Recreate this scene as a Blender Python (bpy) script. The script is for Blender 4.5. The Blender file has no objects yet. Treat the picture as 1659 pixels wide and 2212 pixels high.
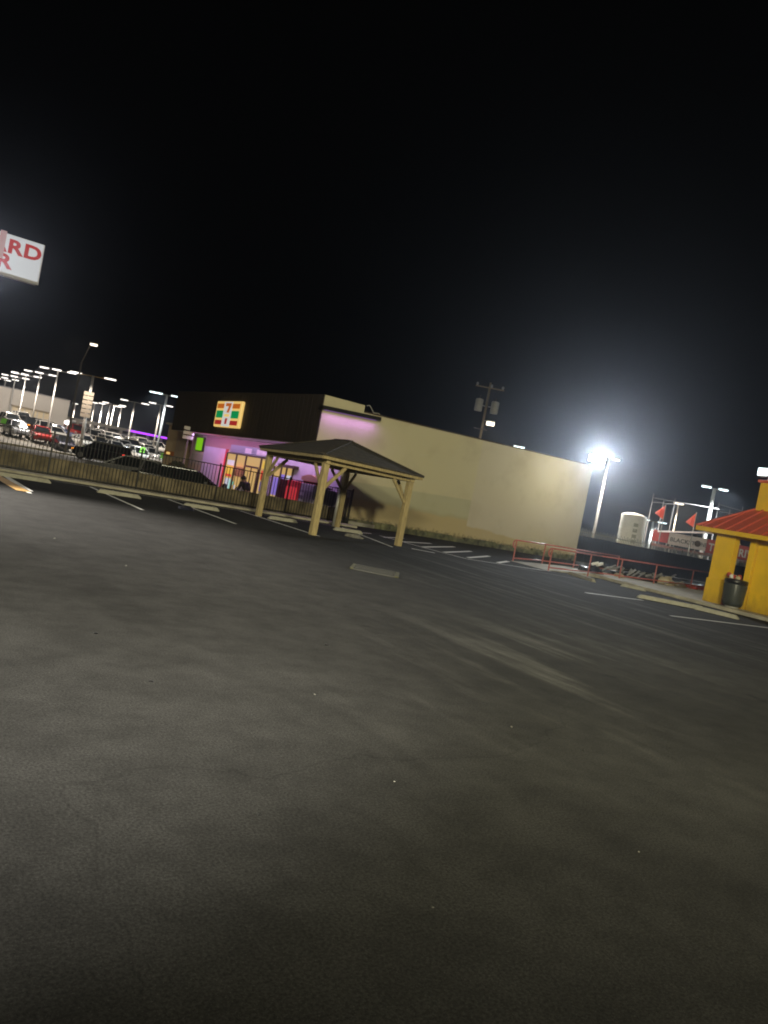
import bpy, bmesh, math, random
from mathutils import Vector, Matrix
random.seed(7)
PI = math.pi
S = bpy.context.scene
COL = S.collection

# ------------------------------------------------------------------ camera and survey helpers
# The site is laid out in metres: X runs along the store's side wall, Y away from the lot, Z up.
F, CX, CY, EYE = 1661.0, 829.5, 1106.0, 1.6
ROLL, PITCH, YAW = math.radians(11.0), math.atan(38 / 1661.0), math.radians(33.4)
def _ray(px, py):
    a, b = px - CX, py - CY
    c, s = math.cos(ROLL), math.sin(ROLL)
    u, v = a * c + b * s, a * s - b * c
    fx, fz = math.cos(PITCH), -math.sin(PITCH)
    x, y, z = u, F * fx + v * math.sin(PITCH), F * fz + v * math.cos(PITCH)
    ct, st = math.cos(YAW), math.sin(YAW)
    return x * ct + y * st, -x * st + y * ct, z, y
def G(px, py, z=0.0):            # survey point on a level
    a, b, dz, y = _ray(px, py); t = (z - EYE) / dz
    return Vector((a * t, b * t, z))
def AT(px, py, d):               # survey point at a known distance
    a, b, dz, y = _ray(px, py); t = d / y
    return Vector((a * t, b * t, EYE + dz * t))
def PA(px, py, A):               # survey point on the plane x = A
    a, b, dz, y = _ray(px, py); t = A / a
    return Vector((A, b * t, EYE + dz * t))
def PB(px, py, B):
    a, b, dz, y = _ray(px, py); t = B / b
    return Vector((a * t, B, EYE + dz * t))
def AZ(px, py, z):               # survey point at a known height above eye level
    a, b, dz, y = _ray(px, py); t = (z - EYE) / dz
    return Vector((a * t, b * t, z))

cam_d = bpy.data.cameras.new("camera"); cam = bpy.data.objects.new("camera", cam_d); COL.objects.link(cam)
ct, st = math.cos(YAW), math.sin(YAW)
fw = Vector((st * math.cos(PITCH), ct * math.cos(PITCH), -math.sin(PITCH)))
rt = Vector((ct, -st, 0)); up = rt.cross(fw)
r2 = rt * math.cos(ROLL) + up * math.sin(ROLL); u2 = up * math.cos(ROLL) - rt * math.sin(ROLL)
m = Matrix.Identity(4)
for i in range(3):
    m[i][0], m[i][1], m[i][2] = r2[i], u2[i], -fw[i]
m.translation = (0, 0, EYE)
cam.matrix_world = m
cam_d.sensor_fit = 'VERTICAL'; cam_d.sensor_height = 24.0; cam_d.lens = 24.0 * F / 2212.0
cam_d.clip_end = 2000; cam_d.clip_start = 0.05
S.camera = cam

# ------------------------------------------------------------------ materials
def mat(name, col, rough=0.7, metal=0.0, var=0.0, scale=4.0, bump=0.0, spec=0.5, stretch=None, coat=0.0):
    m = bpy.data.materials.new(name); m.use_nodes = True
    nt = m.node_tree; N = nt.nodes; b = N['Principled BSDF']
    b.inputs['Base Color'].default_value = (*col, 1); b.inputs['Roughness'].default_value = rough
    b.inputs['Metallic'].default_value = metal; b.inputs['Specular IOR Level'].default_value = spec
    b.inputs['Coat Weight'].default_value = coat
    if var > 0 or bump > 0:
        tc = N.new('ShaderNodeTexCoord'); src = tc.outputs['Object']
        if stretch:
            mp = N.new('ShaderNodeMapping'); mp.inputs['Scale'].default_value = stretch
            nt.links.new(src, mp.inputs['Vector']); src = mp.outputs['Vector']
        nz = N.new('ShaderNodeTexNoise'); nz.inputs['Scale'].default_value = scale; nz.inputs['Detail'].default_value = 6
        nt.links.new(src, nz.inputs['Vector'])
        if var > 0:
            rp = N.new('ShaderNodeValToRGB')
            rp.color_ramp.elements[0].position = 0.3; rp.color_ramp.elements[1].position = 0.7
            rp.color_ramp.elements[0].color = (*[c * (1 - var) for c in col], 1)
            rp.color_ramp.elements[1].color = (*[min(1, c * (1 + var)) for c in col], 1)
            nt.links.new(nz.outputs['Fac'], rp.inputs['Fac']); nt.links.new(rp.outputs['Color'], b.inputs['Base Color'])
        if bump > 0:
            bp = N.new('ShaderNodeBump'); bp.inputs['Strength'].default_value = bump; bp.inputs['Distance'].default_value = 0.02
            nt.links.new(nz.outputs['Fac'], bp.inputs['Height']); nt.links.new(bp.outputs['Normal'], b.inputs['Normal'])
    return m
def glow(name, col, strength, base=None):
    base = base or tuple(0.3 * min(1, c) for c in col)
    m = mat(name, base, 0.4); b = m.node_tree.nodes['Principled BSDF']
    b.inputs['Emission Color'].default_value = (*col, 1); b.inputs['Emission Strength'].default_value = strength
    return m

def asphalt_mat():
    m = bpy.data.materials.new("asphalt"); m.use_nodes = True
    nt = m.node_tree; N = nt.nodes; L = nt.links; b = N['Principled BSDF']
    tc = N.new('ShaderNodeTexCoord')
    def noise(scale, detail=6, stretch=None, rot=0, rough=0.5):
        nz = N.new('ShaderNodeTexNoise'); nz.inputs['Scale'].default_value = scale
        nz.inputs['Detail'].default_value = detail; nz.inputs['Roughness'].default_value = rough
        src = tc.outputs['Object']
        if stretch:
            mp = N.new('ShaderNodeMapping'); mp.inputs['Scale'].default_value = stretch; mp.inputs['Rotation'].default_value = (0, 0, rot)
            L.new(src, mp.inputs['Vector']); src = mp.outputs['Vector']
        L.new(src, nz.inputs['Vector']); return nz.outputs['Fac']
    def ramp(x, p0, p1, v0, v1):
        r = N.new('ShaderNodeMapRange'); r.interpolation_type = 'SMOOTHSTEP'
        for k, v in zip(('From Min', 'From Max', 'To Min', 'To Max'), (p0, p1, v0, v1)): r.inputs[k].default_value = v
        L.new(x, r.inputs['Value']); return r.outputs['Result']
    def mul(a, c):
        q = N.new('ShaderNodeMath'); q.operation = 'MULTIPLY'; L.new(a, q.inputs[0]); L.new(c, q.inputs[1]); return q.outputs[0]
    big = ramp(noise(0.22, 4), 0.3, 0.7, 0.86, 1.15)
    mid = ramp(noise(2.3, 9, rough=0.7), 0.3, 0.7, 0.80, 1.22)
    fine = ramp(noise(70, 3, rough=0.8), 0.3, 0.7, 0.62, 1.42)
    grit = ramp(noise(190, 2), 0.62, 0.70, 1.0, 2.0)
    # worn pale wheel paths sweeping towards the ramp
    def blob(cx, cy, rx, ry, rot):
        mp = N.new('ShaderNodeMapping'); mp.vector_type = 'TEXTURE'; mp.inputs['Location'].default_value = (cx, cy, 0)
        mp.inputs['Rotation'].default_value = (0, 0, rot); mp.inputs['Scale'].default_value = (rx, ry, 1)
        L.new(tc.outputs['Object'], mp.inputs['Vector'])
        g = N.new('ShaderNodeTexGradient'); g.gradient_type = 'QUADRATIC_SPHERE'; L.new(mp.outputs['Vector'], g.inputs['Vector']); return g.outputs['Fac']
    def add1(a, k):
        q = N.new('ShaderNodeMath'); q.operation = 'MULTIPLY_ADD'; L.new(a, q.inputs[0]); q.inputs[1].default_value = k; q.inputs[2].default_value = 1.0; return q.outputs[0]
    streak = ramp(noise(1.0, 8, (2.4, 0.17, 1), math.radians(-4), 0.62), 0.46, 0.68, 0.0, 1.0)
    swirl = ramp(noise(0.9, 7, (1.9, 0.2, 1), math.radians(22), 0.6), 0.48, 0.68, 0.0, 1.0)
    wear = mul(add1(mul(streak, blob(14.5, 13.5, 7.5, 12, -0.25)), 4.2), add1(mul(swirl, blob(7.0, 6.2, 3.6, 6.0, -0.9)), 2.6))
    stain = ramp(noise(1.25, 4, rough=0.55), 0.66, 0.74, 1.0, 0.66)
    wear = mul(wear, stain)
    patch = ramp(noise(0.32, 3, (1, 0.5, 1), 0.4), 0.56, 0.6, 1.0, 0.86)
    # hairline cracks wandering over the surface
    vo = N.new('ShaderNodeTexVoronoi'); vo.feature = 'DISTANCE_TO_EDGE'; vo.inputs['Scale'].default_value = 0.17
    wn = N.new('ShaderNodeTexNoise'); wn.inputs['Scale'].default_value = 1.2; wn.inputs['Detail'].default_value = 6; L.new(tc.outputs['Object'], wn.inputs['Vector'])
    va = N.new('ShaderNodeVectorMath'); va.operation = 'MULTIPLY_ADD'; L.new(wn.outputs['Color'], va.inputs[0]); va.inputs[1].default_value = (0.9, 0.9, 0); L.new(tc.outputs['Object'], va.inputs[2])
    L.new(va.outputs[0], vo.inputs['Vector']); crack = ramp(vo.outputs['Distance'], 0.0004, 0.002, 0.82, 1.0)
    v = mul(mul(mul(mul(big, mid), mul(fine, grit)), mul(wear, patch)), crack)
    mx = N.new('ShaderNodeVectorMath'); mx.operation = 'SCALE'; mx.inputs[0].default_value = (0.0285, 0.0280, 0.0268)
    L.new(v, mx.inputs['Scale']); L.new(mx.outputs[0], b.inputs['Base Color'])
    b.inputs['Roughness'].default_value = 0.95; b.inputs['Specular IOR Level'].default_value = 0.06
    bp = N.new('ShaderNodeBump'); bp.inputs['Strength'].default_value = 0.35; bp.inputs['Distance'].default_value = 0.008
    L.new(noise(130, 4, rough=0.75), bp.inputs['Height']); L.new(bp.outputs['Normal'], b.inputs['Normal'])
    return m

def wall_mat():
    # cream stucco repainted in blocks, older tan paint left along the bottom
    m = bpy.data.materials.new("painted_stucco"); m.use_nodes = True
    nt = m.node_tree; N = nt.nodes; L = nt.links; b = N['Principled BSDF']
    tc = N.new('ShaderNodeTexCoord'); sp = N.new('ShaderNodeSeparateXYZ'); L.new(tc.outputs['Object'], sp.inputs[0])
    def noise(scale, detail=5):
        nz = N.new('ShaderNodeTexNoise'); nz.inputs['Scale'].default_value = scale; nz.inputs['Detail'].default_value = detail
        L.new(tc.outputs['Object'], nz.inputs['Vector']); return nz.outputs['Fac']
    def M(op, a, c):
        q = N.new('ShaderNodeMath'); q.operation = op
        for i, k in enumerate((a, c)):
            if isinstance(k, (int, float)): q.inputs[i].default_value = k
            else: L.new(k, q.inputs[i])
        return q.outputs[0]
    def step(x, p, w):
        r = N.new('ShaderNodeMapRange'); r.interpolation_type = 'SMOOTHSTEP'
        r.inputs['From Min'].default_value = p - w; r.inputs['From Max'].default_value = p + w
        L.new(x, r.inputs['Value']); return r.outputs['Result']
    def mix(f, a, c):
        q = N.new('ShaderNodeMix'); q.data_type = 'RGBA'; L.new(f, q.inputs['Factor'])
        for i, k in ((6, a), (7, c)):
            if isinstance(k, tuple): q.inputs[i].default_value = (*k, 1)
            else: L.new(k, q.inputs[i])
        return q.outputs[2]
    X, Z = sp.outputs['X'], sp.outputs['Z']
    wob = M('MULTIPLY', M('SUBTRACT', noise(1.3), 0.5), 0.5)
    Zw = M('ADD', Z, M('ADD', M('MULTIPLY', wob, 0.7), 0)); Xw = M('ADD', X, M('MULTIPLY', wob, 0.12))
    right = step(Xw, 24.0, 0.05)                         # repaint begins half-way along
    col = mix(right, (0.58, 0.53, 0.36), (0.57, 0.52, 0.40))
    lowl = M('MULTIPLY', M('SUBTRACT', 1.0, step(Zw, 1.25, 0.1)), M('SUBTRACT', 1.0, right))
    lowr = M('MULTIPLY', M('SUBTRACT', 1.0, step(M('ADD', Zw, M('MULTIPLY', M('SUBTRACT', X, 24.0), 0.06)), 0.85, 0.08)), right)
    col = mix(M('MULTIPLY', M('ADD', lowl, lowr), 0.8), col, (0.46, 0.36, 0.19))
    band = M('MULTIPLY', M('MULTIPLY', step(Z, 1.25, 0.06), M('SUBTRACT', 1.0, step(Z, 2.0, 0.04))), M('SUBTRACT', 1.0, right))
    bandr = M('MULTIPLY', M('MULTIPLY', step(Zw, 1.13, 0.08), M('SUBTRACT', 1.0, step(M('SUBTRACT', Z, M('MULTIPLY', M('SUBTRACT', X, 17.0), 0.035)), 1.87, 0.03))), M('SUBTRACT', 1.0, right))
    col = mix(M('MULTIPLY', bandr, 0.6), col, (0.40, 0.40, 0.28))
    pk = M('MULTIPLY', step(M('ADD', Zw, M('MULTIPLY', M('SUBTRACT', X, 24.0), 0.06)), 0.85, 0.08), M('SUBTRACT', 1.0, step(Z, 2.3, 0.9)))
    col = mix(M('MULTIPLY', M('MULTIPLY', pk, right), 0.45), col, (0.52, 0.46, 0.40))
    blot = step(noise(0.8, 7), 0.6, 0.12)
    col = mix(M('MULTIPLY', blot, 0.22), col, (0.32, 0.27, 0.17))
    dirt = M('MULTIPLY', M('SUBTRACT', 1.0, step(M('ADD', Z, M('MULTIPLY', M('SUBTRACT', noise(7.0, 9), 0.5), 0.7)), 0.30, 0.13)), 0.8)
    col = mix(dirt, col, (0.09, 0.085, 0.05))
    L.new(col, b.inputs['Base Color']); b.inputs['Roughness'].default_value = 0.9; b.inputs['Specular IOR Level'].default_value = 0.2
    bp = N.new('ShaderNodeBump'); bp.inputs['Strength'].default_value = 0.25; bp.inputs['Distance'].default_value = 0.01
    L.new(noise(28), bp.inputs['Height']); L.new(bp.outputs['Normal'], b.inputs['Normal'])
    return m

MT = dict(
    asphalt=asphalt_mat(), wall=wall_mat(),
    street=mat("street_asphalt", (0.16, 0.14, 0.11), 0.8, var=0.25, scale=0.6),
    concrete=mat("concrete", (0.36, 0.33, 0.26), 0.85, var=0.22, scale=3, bump=0.2),
    stopc=mat("wheel_stop_concrete", (0.32, 0.305, 0.25), 0.85, var=0.16, scale=9, bump=0.3),
    lowwall=mat("tan_block", (0.155, 0.125, 0.075), 0.9, var=0.5, scale=2.3, bump=0.3),
    footing=mat("mossy_footing", (0.11, 0.11, 0.06), 0.95, var=0.85, scale=3.2, bump=0.4),
    paint=mat("white_road_paint", (0.80, 0.79, 0.75), 0.7, var=0.22, scale=14),
    orange=mat("orange_paint", (0.55, 0.33, 0.11), 0.7, var=0.2, scale=9),
    timber=mat("treated_timber", (0.35, 0.275, 0.135), 0.75, var=0.3, scale=5, stretch=(6, 6, 0.8), bump=0.2),
    shingle=mat("dark_shingle", (0.055, 0.045, 0.033), 0.9, var=0.45, scale=7, bump=0.5),
    iron=mat("black_iron", (0.012, 0.011, 0.01), 0.5, 0.0),
    fascia=mat("dark_wood_cladding", (0.026, 0.018, 0.012), 0.75, var=0.6, scale=1.6, stretch=(1, 5, 0.12)),
    cream=mat("cream_trim", (0.5, 0.46, 0.36), 0.85, var=0.1),
    storefront=mat("storefront_panel", (0.62, 0.55, 0.6), 0.7, var=0.06, scale=1.2),
    darkframe=mat("bronze_frame", (0.06, 0.035, 0.025), 0.5),
    black=mat("black_plastic", (0.012, 0.012, 0.013), 0.45, var=0.3, scale=6),
    rail=mat("red_rail_paint", (0.42, 0.115, 0.09), 0.5, var=0.25, scale=11),
    yellow=mat("yellow_stucco", (0.70, 0.44, 0.010), 0.85, var=0.09, scale=2.2, bump=0.15),
    yellowtrim=mat("yellow_trim", (0.66, 0.41, 0.012), 0.7, var=0.08),
    redroof=mat("red_metal_roof", (0.58, 0.10, 0.045), 0.45, var=0.15, scale=3),
    steel=mat("galvanised_steel", (0.42, 0.41, 0.38), 0.5, 0.3, var=0.12),
    polegrey=mat("grey_pole", (0.45, 0.43, 0.40), 0.5, var=0.08),
    poledark=mat("dark_pole", (0.20, 0.18, 0.17), 0.6),
    polewood=mat("wood_pole", (0.25, 0.19, 0.11), 0.85, var=0.3, stretch=(8, 8, 0.5)),
    white=mat("white_paint", (0.72, 0.71, 0.68), 0.5, var=0.05),
    offwall=mat("pale_building_wall", (0.55, 0.50, 0.44), 0.85, var=0.06, scale=0.3),
    beigewall=mat("beige_building_wall", (0.55, 0.43, 0.28), 0.85, var=0.06, scale=0.5),
    greywall=mat("grey_building_wall", (0.22, 0.20, 0.20), 0.85, var=0.1, scale=0.4),
    mesh=mat("black_screen_fabric", (0.022, 0.024, 0.024), 0.95, var=0.4, scale=3, stretch=(4, 4, 0.4), spec=0.1),
    rubber=mat("tyre_rubber", (0.015, 0.015, 0.015), 0.85),
    rim=mat("alloy_rim", (0.5, 0.5, 0.5), 0.3, 0.8),
    glass=mat("car_glass", (0.012, 0.014, 0.016), 0.08, spec=0.7),
    chrome=mat("highlight_metal", (0.7, 0.7, 0.7), 0.2, 0.9),
    taillens=mat("tail_lens", (0.25, 0.01, 0.01), 0.2),
    headlens=mat("head_lens", (0.6, 0.6, 0.58), 0.15),
    redflag=mat("red_flag_cloth", (0.68, 0.2, 0.14), 0.9, var=0.1),
    bannerw=mat("white_banner_vinyl", (0.75, 0.66, 0.64), 0.6, var=0.08),
    bannerr=mat("red_banner_vinyl", (0.45, 0.05, 0.04), 0.6, var=0.1),
    textgrey=mat("grey_lettering", (0.13, 0.12, 0.12), 0.6),
    textwhite=mat("white_lettering", (0.75, 0.73, 0.7), 0.6),
    canvas=mat("grey_canopy", (0.22, 0.19, 0.18), 0.8),
    tank=mat("white_tank_paint", (0.80, 0.78, 0.68), 0.5, var=0.06),
    foliage=mat("dark_foliage", (0.035, 0.04, 0.02), 0.9, var=0.5),
    binplastic=mat("dark_bin_plastic", (0.045, 0.05, 0.045), 0.4, var=0.15),
    binliner=mat("black_liner", (0.012, 0.012, 0.012), 0.3, bump=0.5, scale=20),
    tarp=mat("black_tarp", (0.014, 0.014, 0.014), 0.35, bump=0.6, scale=8),
    slat=mat("white_slat", (0.25, 0.25, 0.245), 0.7, var=0.15),
    sack=mat("beige_sack", (0.42, 0.36, 0.24), 0.9, var=0.25, scale=6, bump=0.3),
    redbrick=mat("red_plastic", (0.40, 0.05, 0.035), 0.6),
    skin=mat("skin", (0.35, 0.2, 0.13), 0.6), cloth=mat("dark_purple_cloth", (0.03, 0.02, 0.04), 0.9),
    jeans=mat("dark_trousers", (0.02, 0.02, 0.028), 0.9), bag=mat("white_bag_plastic", (0.75, 0.72, 0.78), 0.35, bump=0.4, scale=25),
    signedge=mat("sign_cabinet", (0.55, 0.52, 0.5), 0.6),
    redmachine=mat("red_kiosk_paint", (0.75, 0.05, 0.055), 0.4), freezer=mat("freezer_steel", (0.5, 0.49, 0.46), 0.4, 0.2),
    drain=mat("cast_iron", (0.02, 0.0195, 0.018), 0.6, var=0.4, scale=20), drainy=mat("worn_yellow_paint", (0.055, 0.052, 0.024), 0.8, var=0.5, scale=18),
)
EM = dict(
    lamp=glow("lamp_lens", (1.0, 0.93, 0.86), 3.0), lampcool=glow("cool_lamp_lens", (0.78, 0.95, 1.0), 3.2),
    warm=glow("warm_lamp_lens", (1.0, 0.86, 0.68), 3.5), flood=glow("flood_lens", (0.93, 0.96, 1.0), 22.0),
    signface=glow("sign_face", (0.97, 1.0, 1.04), 0.48, (.05, .05, .05)), signpink=glow("sign_edge_pink", (1.0, 0.6, 0.62), 0.3, (.1, .07, .07)),
    signred=glow("sign_red", (0.55, 0.003, 0.018), 0.5, (0.1, 0.004, 0.008)),
    neon=glow("purple_tube", (0.42, 0.05, 1.0), 2.2), led=glow("purple_led", (0.62, 0.28, 1.0), .35),
    svw=glow("logo_white", (0.97, 0.96, 0.92), 0.55), svc=glow("logo_cream", (1.0, 0.66, 0.2), 0.75),
    svo=glow("logo_orange", (0.85, 0.2, 0.02), 0.5), svr=glow("logo_red", (0.62, 0.03, 0.03), 0.5), svg=glow("logo_green", (0.0, 0.38, 0.11), 0.6),
    lime=glow("lime_panel", (0.26, 0.72, 0.01), 0.62), shop=glow("lit_interior", (1.0, 0.64, 0.22), 0.55, (0.03, 0.03, 0.02)),
    shopwhite=glow("lit_poster_white", (0.85, 0.9, 1.0), 0.5), shopred=glow("lit_poster_red", (1.0, 0.1, 0.05), 0.5),
    shopviolet=glow("lit_poster_violet", (0.42, 0.3, 0.95), 0.45), shopteal=glow("lit_poster_teal", (0.25, 0.8, 0.6), 0.5),
    shopyellow=glow("lit_poster_yellow", (1.0, 0.7, 0.08), 0.55), brake=glow("brake_lamp", (1.0, 0.06, 0.04), 3.0), turn=glow("turn_lamp", (1.0, 0.32, 0.03), 2.0),
    sticker=mat("green_price_card", (0.2, 0.62, 0.06), 0.6), tanklit=mat("tank_print", (0.40, 0.40, 0.30), 0.6),
    showroom=glow("showroom_light", (1.0, 0.74, 0.42), 0.14, (0.5, 0.4, 0.25)),
)

def add_translucent(m, col, f):
    nt = m.node_tree; b = nt.nodes['Principled BSDF']; t = nt.nodes.new('ShaderNodeBsdfTranslucent'); t.inputs['Color'].default_value = (*col, 1)
    mx = nt.nodes.new('ShaderNodeMixShader'); mx.inputs[0].default_value = f
    nt.links.new(b.outputs[0], mx.inputs[1]); nt.links.new(t.outputs[0], mx.inputs[2]); nt.links.new(mx.outputs[0], nt.nodes['Material Output'].inputs['Surface'])
add_translucent(MT['bag'], (.85, .82, .9), .75); add_translucent(MT['redflag'], (.7, .2, .14), .4)
def shingle_courses(m):
    nt = m.node_tree; N = nt.nodes; L = nt.links; b = N['Principled BSDF']; tc = N.new('ShaderNodeTexCoord')
    mp = N.new('ShaderNodeMapping'); mp.inputs['Scale'].default_value = (1, 1, 3.2); L.new(tc.outputs['Object'], mp.inputs['Vector'])
    w = N.new('ShaderNodeTexWave'); w.wave_type = 'BANDS'; w.bands_direction = 'Z'; w.wave_profile = 'SAW'; w.inputs['Scale'].default_value = 1.0; w.inputs['Distortion'].default_value = .6; w.inputs['Detail'].default_value = 3; w.inputs['Detail Scale'].default_value = 5
    L.new(mp.outputs['Vector'], w.inputs['Vector'])
    old = b.inputs['Base Color'].links[0].from_socket; mx = N.new('ShaderNodeMix'); mx.data_type = 'RGBA'; mx.blend_type = 'MULTIPLY'; mx.inputs['Factor'].default_value = .45
    L.new(old, mx.inputs[6]); L.new(w.outputs['Color'], mx.inputs[7]); L.new(mx.outputs[2], b.inputs['Base Color'])
shingle_courses(MT['shingle'])
def grime(m, col, h, amt):
    nt = m.node_tree; N = nt.nodes; L = nt.links; b = N['Principled BSDF']; tc = N.new('ShaderNodeTexCoord'); sp = N.new('ShaderNodeSeparateXYZ'); L.new(tc.outputs['Object'], sp.inputs[0])
    mp = N.new('ShaderNodeMapping'); mp.inputs['Scale'].default_value = (3, 3, .9); L.new(tc.outputs['Object'], mp.inputs['Vector'])
    nz = N.new('ShaderNodeTexNoise'); nz.inputs['Scale'].default_value = 2.0; nz.inputs['Detail'].default_value = 8; L.new(mp.outputs['Vector'], nz.inputs['Vector'])
    a = N.new('ShaderNodeMath'); a.operation = 'MULTIPLY_ADD'; L.new(nz.outputs['Fac'], a.inputs[0]); a.inputs[1].default_value = -1.1; L.new(sp.outputs['Z'], a.inputs[2])
    r = N.new('ShaderNodeMapRange'); r.interpolation_type = 'SMOOTHSTEP'; L.new(a.outputs[0], r.inputs['Value'])
    for k, v in zip(('From Min', 'From Max', 'To Min', 'To Max'), (h - .9, h, amt, 0)): r.inputs[k].default_value = v
    old = b.inputs['Base Color'].links[0].from_socket; mx = N.new('ShaderNodeMix'); mx.data_type = 'RGBA'; L.new(r.outputs['Result'], mx.inputs['Factor']); L.new(old, mx.inputs[6]); mx.inputs[7].default_value = (*col, 1); L.new(mx.outputs[2], b.inputs['Base Color'])
grime(MT['yellow'], (.22, .13, .02), .12, .7)

# ------------------------------------------------------------------ mesh builder
class MB:
    def __init__(s): s.bm = bmesh.new()
    def _t(s, vs, M):
        if M is not None: bmesh.ops.transform(s.bm, matrix=M, verts=vs)
    def box(s, x0, x1, y0, y1, z0, z1, M=None):
        v = [s.bm.verts.new(p) for p in ((x0, y0, z0), (x1, y0, z0), (x1, y1, z0), (x0, y1, z0), (x0, y0, z1), (x1, y0, z1), (x1, y1, z1), (x0, y1, z1))]
        for f in ((3, 2, 1, 0), (4, 5, 6, 7), (0, 1, 5, 4), (1, 2, 6, 5), (2, 3, 7, 6), (3, 0, 4, 7)): s.bm.faces.new([v[i] for i in f])
        s._t(v, M); return s
    def hexa(s, pts):
        v = [s.bm.verts.new(p) for p in pts]
        for f in ((3, 2, 1, 0), (4, 5, 6, 7), (0, 1, 5, 4), (1, 2, 6, 5), (2, 3, 7, 6), (3, 0, 4, 7)): s.bm.faces.new([v[i] for i in f])
        return s
    def bar(s, p0, p1, w, h=None, up=(0, 0, 1)):      # rectangular bar
        h = h or w; p0, p1 = Vector(p0), Vector(p1); d = (p1 - p0).normalized(); U = Vector(up)
        if abs(d.dot(U)) > 0.99: U = Vector((1, 0, 0))
        a = d.cross(U).normalized() * w / 2; c = a.cross(d).normalized() * h / 2
        return s.hexa([p0 - a - c, p0 + a - c, p1 + a - c, p1 - a - c, p0 - a + c, p0 + a + c, p1 + a + c, p1 - a + c])
    def tube(s, p0, p1, r, r1=None, n=10, caps=True):
        p0, p1 = Vector(p0), Vector(p1); r1 = r if r1 is None else r1
        d = (p1 - p0).normalized(); U = Vector((0, 0, 1)) if abs(d.z) < 0.95 else Vector((1, 0, 0))
        a = d.cross(U).normalized(); c = d.cross(a)
        A, B = [], []
        for i in range(n):
            t = 2 * PI * i / n; o = a * math.cos(t) + c * math.sin(t)
            A.append(s.bm.verts.new(p0 + o * r)); B.append(s.bm.verts.new(p1 + o * r1))
        for i in range(n):
            j = (i + 1) % n; s.bm.faces.new((A[j], A[i], B[i], B[j]))
        if caps: s.bm.faces.new(A); s.bm.faces.new(B[::-1])
        return s
    def path(s, pts, r, n=8):
        for a, c in zip(pts, pts[1:]): s.tube(a, c, r, n=n)
        return s
    def lathe(s, prof, n=20, M=None):
        rings = []; vs = []
        for r, z in prof:
            ring = [s.bm.verts.new((r * math.cos(2 * PI * i / n), r * math.sin(2 * PI * i / n), z)) for i in range(n)]
            rings.append(ring); vs += ring
        for a, c in zip(rings, rings[1:]):
            for i in range(n):
                j = (i + 1) % n; s.bm.faces.new((a[i], a[j], c[j], c[i]))
        s.bm.faces.new(rings[0][::-1]); s.bm.faces.new(rings[-1]); s._t(vs, M); return s
    def prism(s, poly, h, z0=0.0):       # polygon list of (x,y) extruded in z
        A = [s.bm.verts.new((x, y, z0)) for x, y in poly]; B = [s.bm.verts.new((x, y, z0 + h)) for x, y in poly]
        n = len(poly); s.bm.faces.new(A[::-1]); s.bm.faces.new(B)
        for i in range(n):
            j = (i + 1) % n; s.bm.faces.new((A[i], A[j], B[j], B[i]))
        return s
    def poly(s, pts): s.bm.faces.new([s.bm.verts.new(p) for p in pts]); return s
    def loft(s, rings):
        R = [[s.bm.verts.new(p) for p in r] for r in rings]; n = len(R[0])
        for a, c in zip(R, R[1:]):
            for i in range(n):
                j = (i + 1) % n; s.bm.faces.new((a[i], a[j], c[j], c[i]))
        s.bm.faces.new(R[0][::-1]); s.bm.faces.new(R[-1]); return s
    def build(s, name, material, parent=None, bevel=0.0, smooth=False, loc=None):
        bmesh.ops.recalc_face_normals(s.bm, faces=s.bm.faces)
        me = bpy.data.meshes.new(name); s.bm.to_mesh(me); s.bm.free()
        me.materials.append(material)
        if smooth:
            for p in me.polygons: p.use_smooth = True
        o = bpy.data.objects.new(name, me); COL.objects.link(o)
        if parent: o.parent = parent
        if loc is not None: o.location = loc
        if bevel:
            b = o.modifiers.new("bevel", 'BEVEL'); b.width = bevel; b.segments = 2; b.limit_method = 'ANGLE'
        return o
def tag(o, label=None, cat=None, group=None, kind=None):
    if label: o['label'] = label
    if cat: o['category'] = cat
    if group: o['group'] = group
    if kind: o['kind'] = kind
    return o
def thing(name, label, cat, loc=(0, 0, 0), rz=0.0, group=None):
    o = bpy.data.objects.new(name, None); COL.objects.link(o)
    o.location = loc; o.rotation_euler = (0, 0, rz); o.empty_display_size = 0.2
    return tag(o, label, cat, group)
def copy_tree(o, parent=None):
    c = o.copy(); COL.objects.link(c)
    if parent: c.parent = parent
    for ch in list(o.children): copy_tree(ch, c)
    return c
def text(name, body, size, material, parent, M, extrude=0.01, bold=0.0, align='LEFT', sx=1.0):
    cu = bpy.data.curves.new(name, 'FONT'); cu.body = body; cu.size = size; cu.extrude = extrude; cu.offset = bold
    cu.align_x = align; cu.space_character = 1.0 + bold * 3; cu.materials.append(material); cu.resolution_u = 4
    tmp = bpy.data.objects.new(name + "_curve", cu); COL.objects.link(tmp)
    me = bpy.data.meshes.new_from_object(tmp.evaluated_get(bpy.context.evaluated_depsgraph_get())); me.name = name
    bpy.data.objects.remove(tmp); o = bpy.data.objects.new(name, me); COL.objects.link(o); o.parent = parent
    o.matrix_local = M @ Matrix.Diagonal((sx, 1, 1, 1)); return o
def frame(origin, xdir, up=(0, 0, 1)):      # matrix whose local X is xdir, Y is up, Z faces out
    x = Vector(xdir).normalized(); y = Vector(up); y = (y - x * x.dot(y)).normalized(); z = x.cross(y)
    M = Matrix.Identity(4)
    for i in range(3): M[i][0], M[i][1], M[i][2] = x[i], y[i], z[i]
    M.translation = Vector(origin); return M

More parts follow.
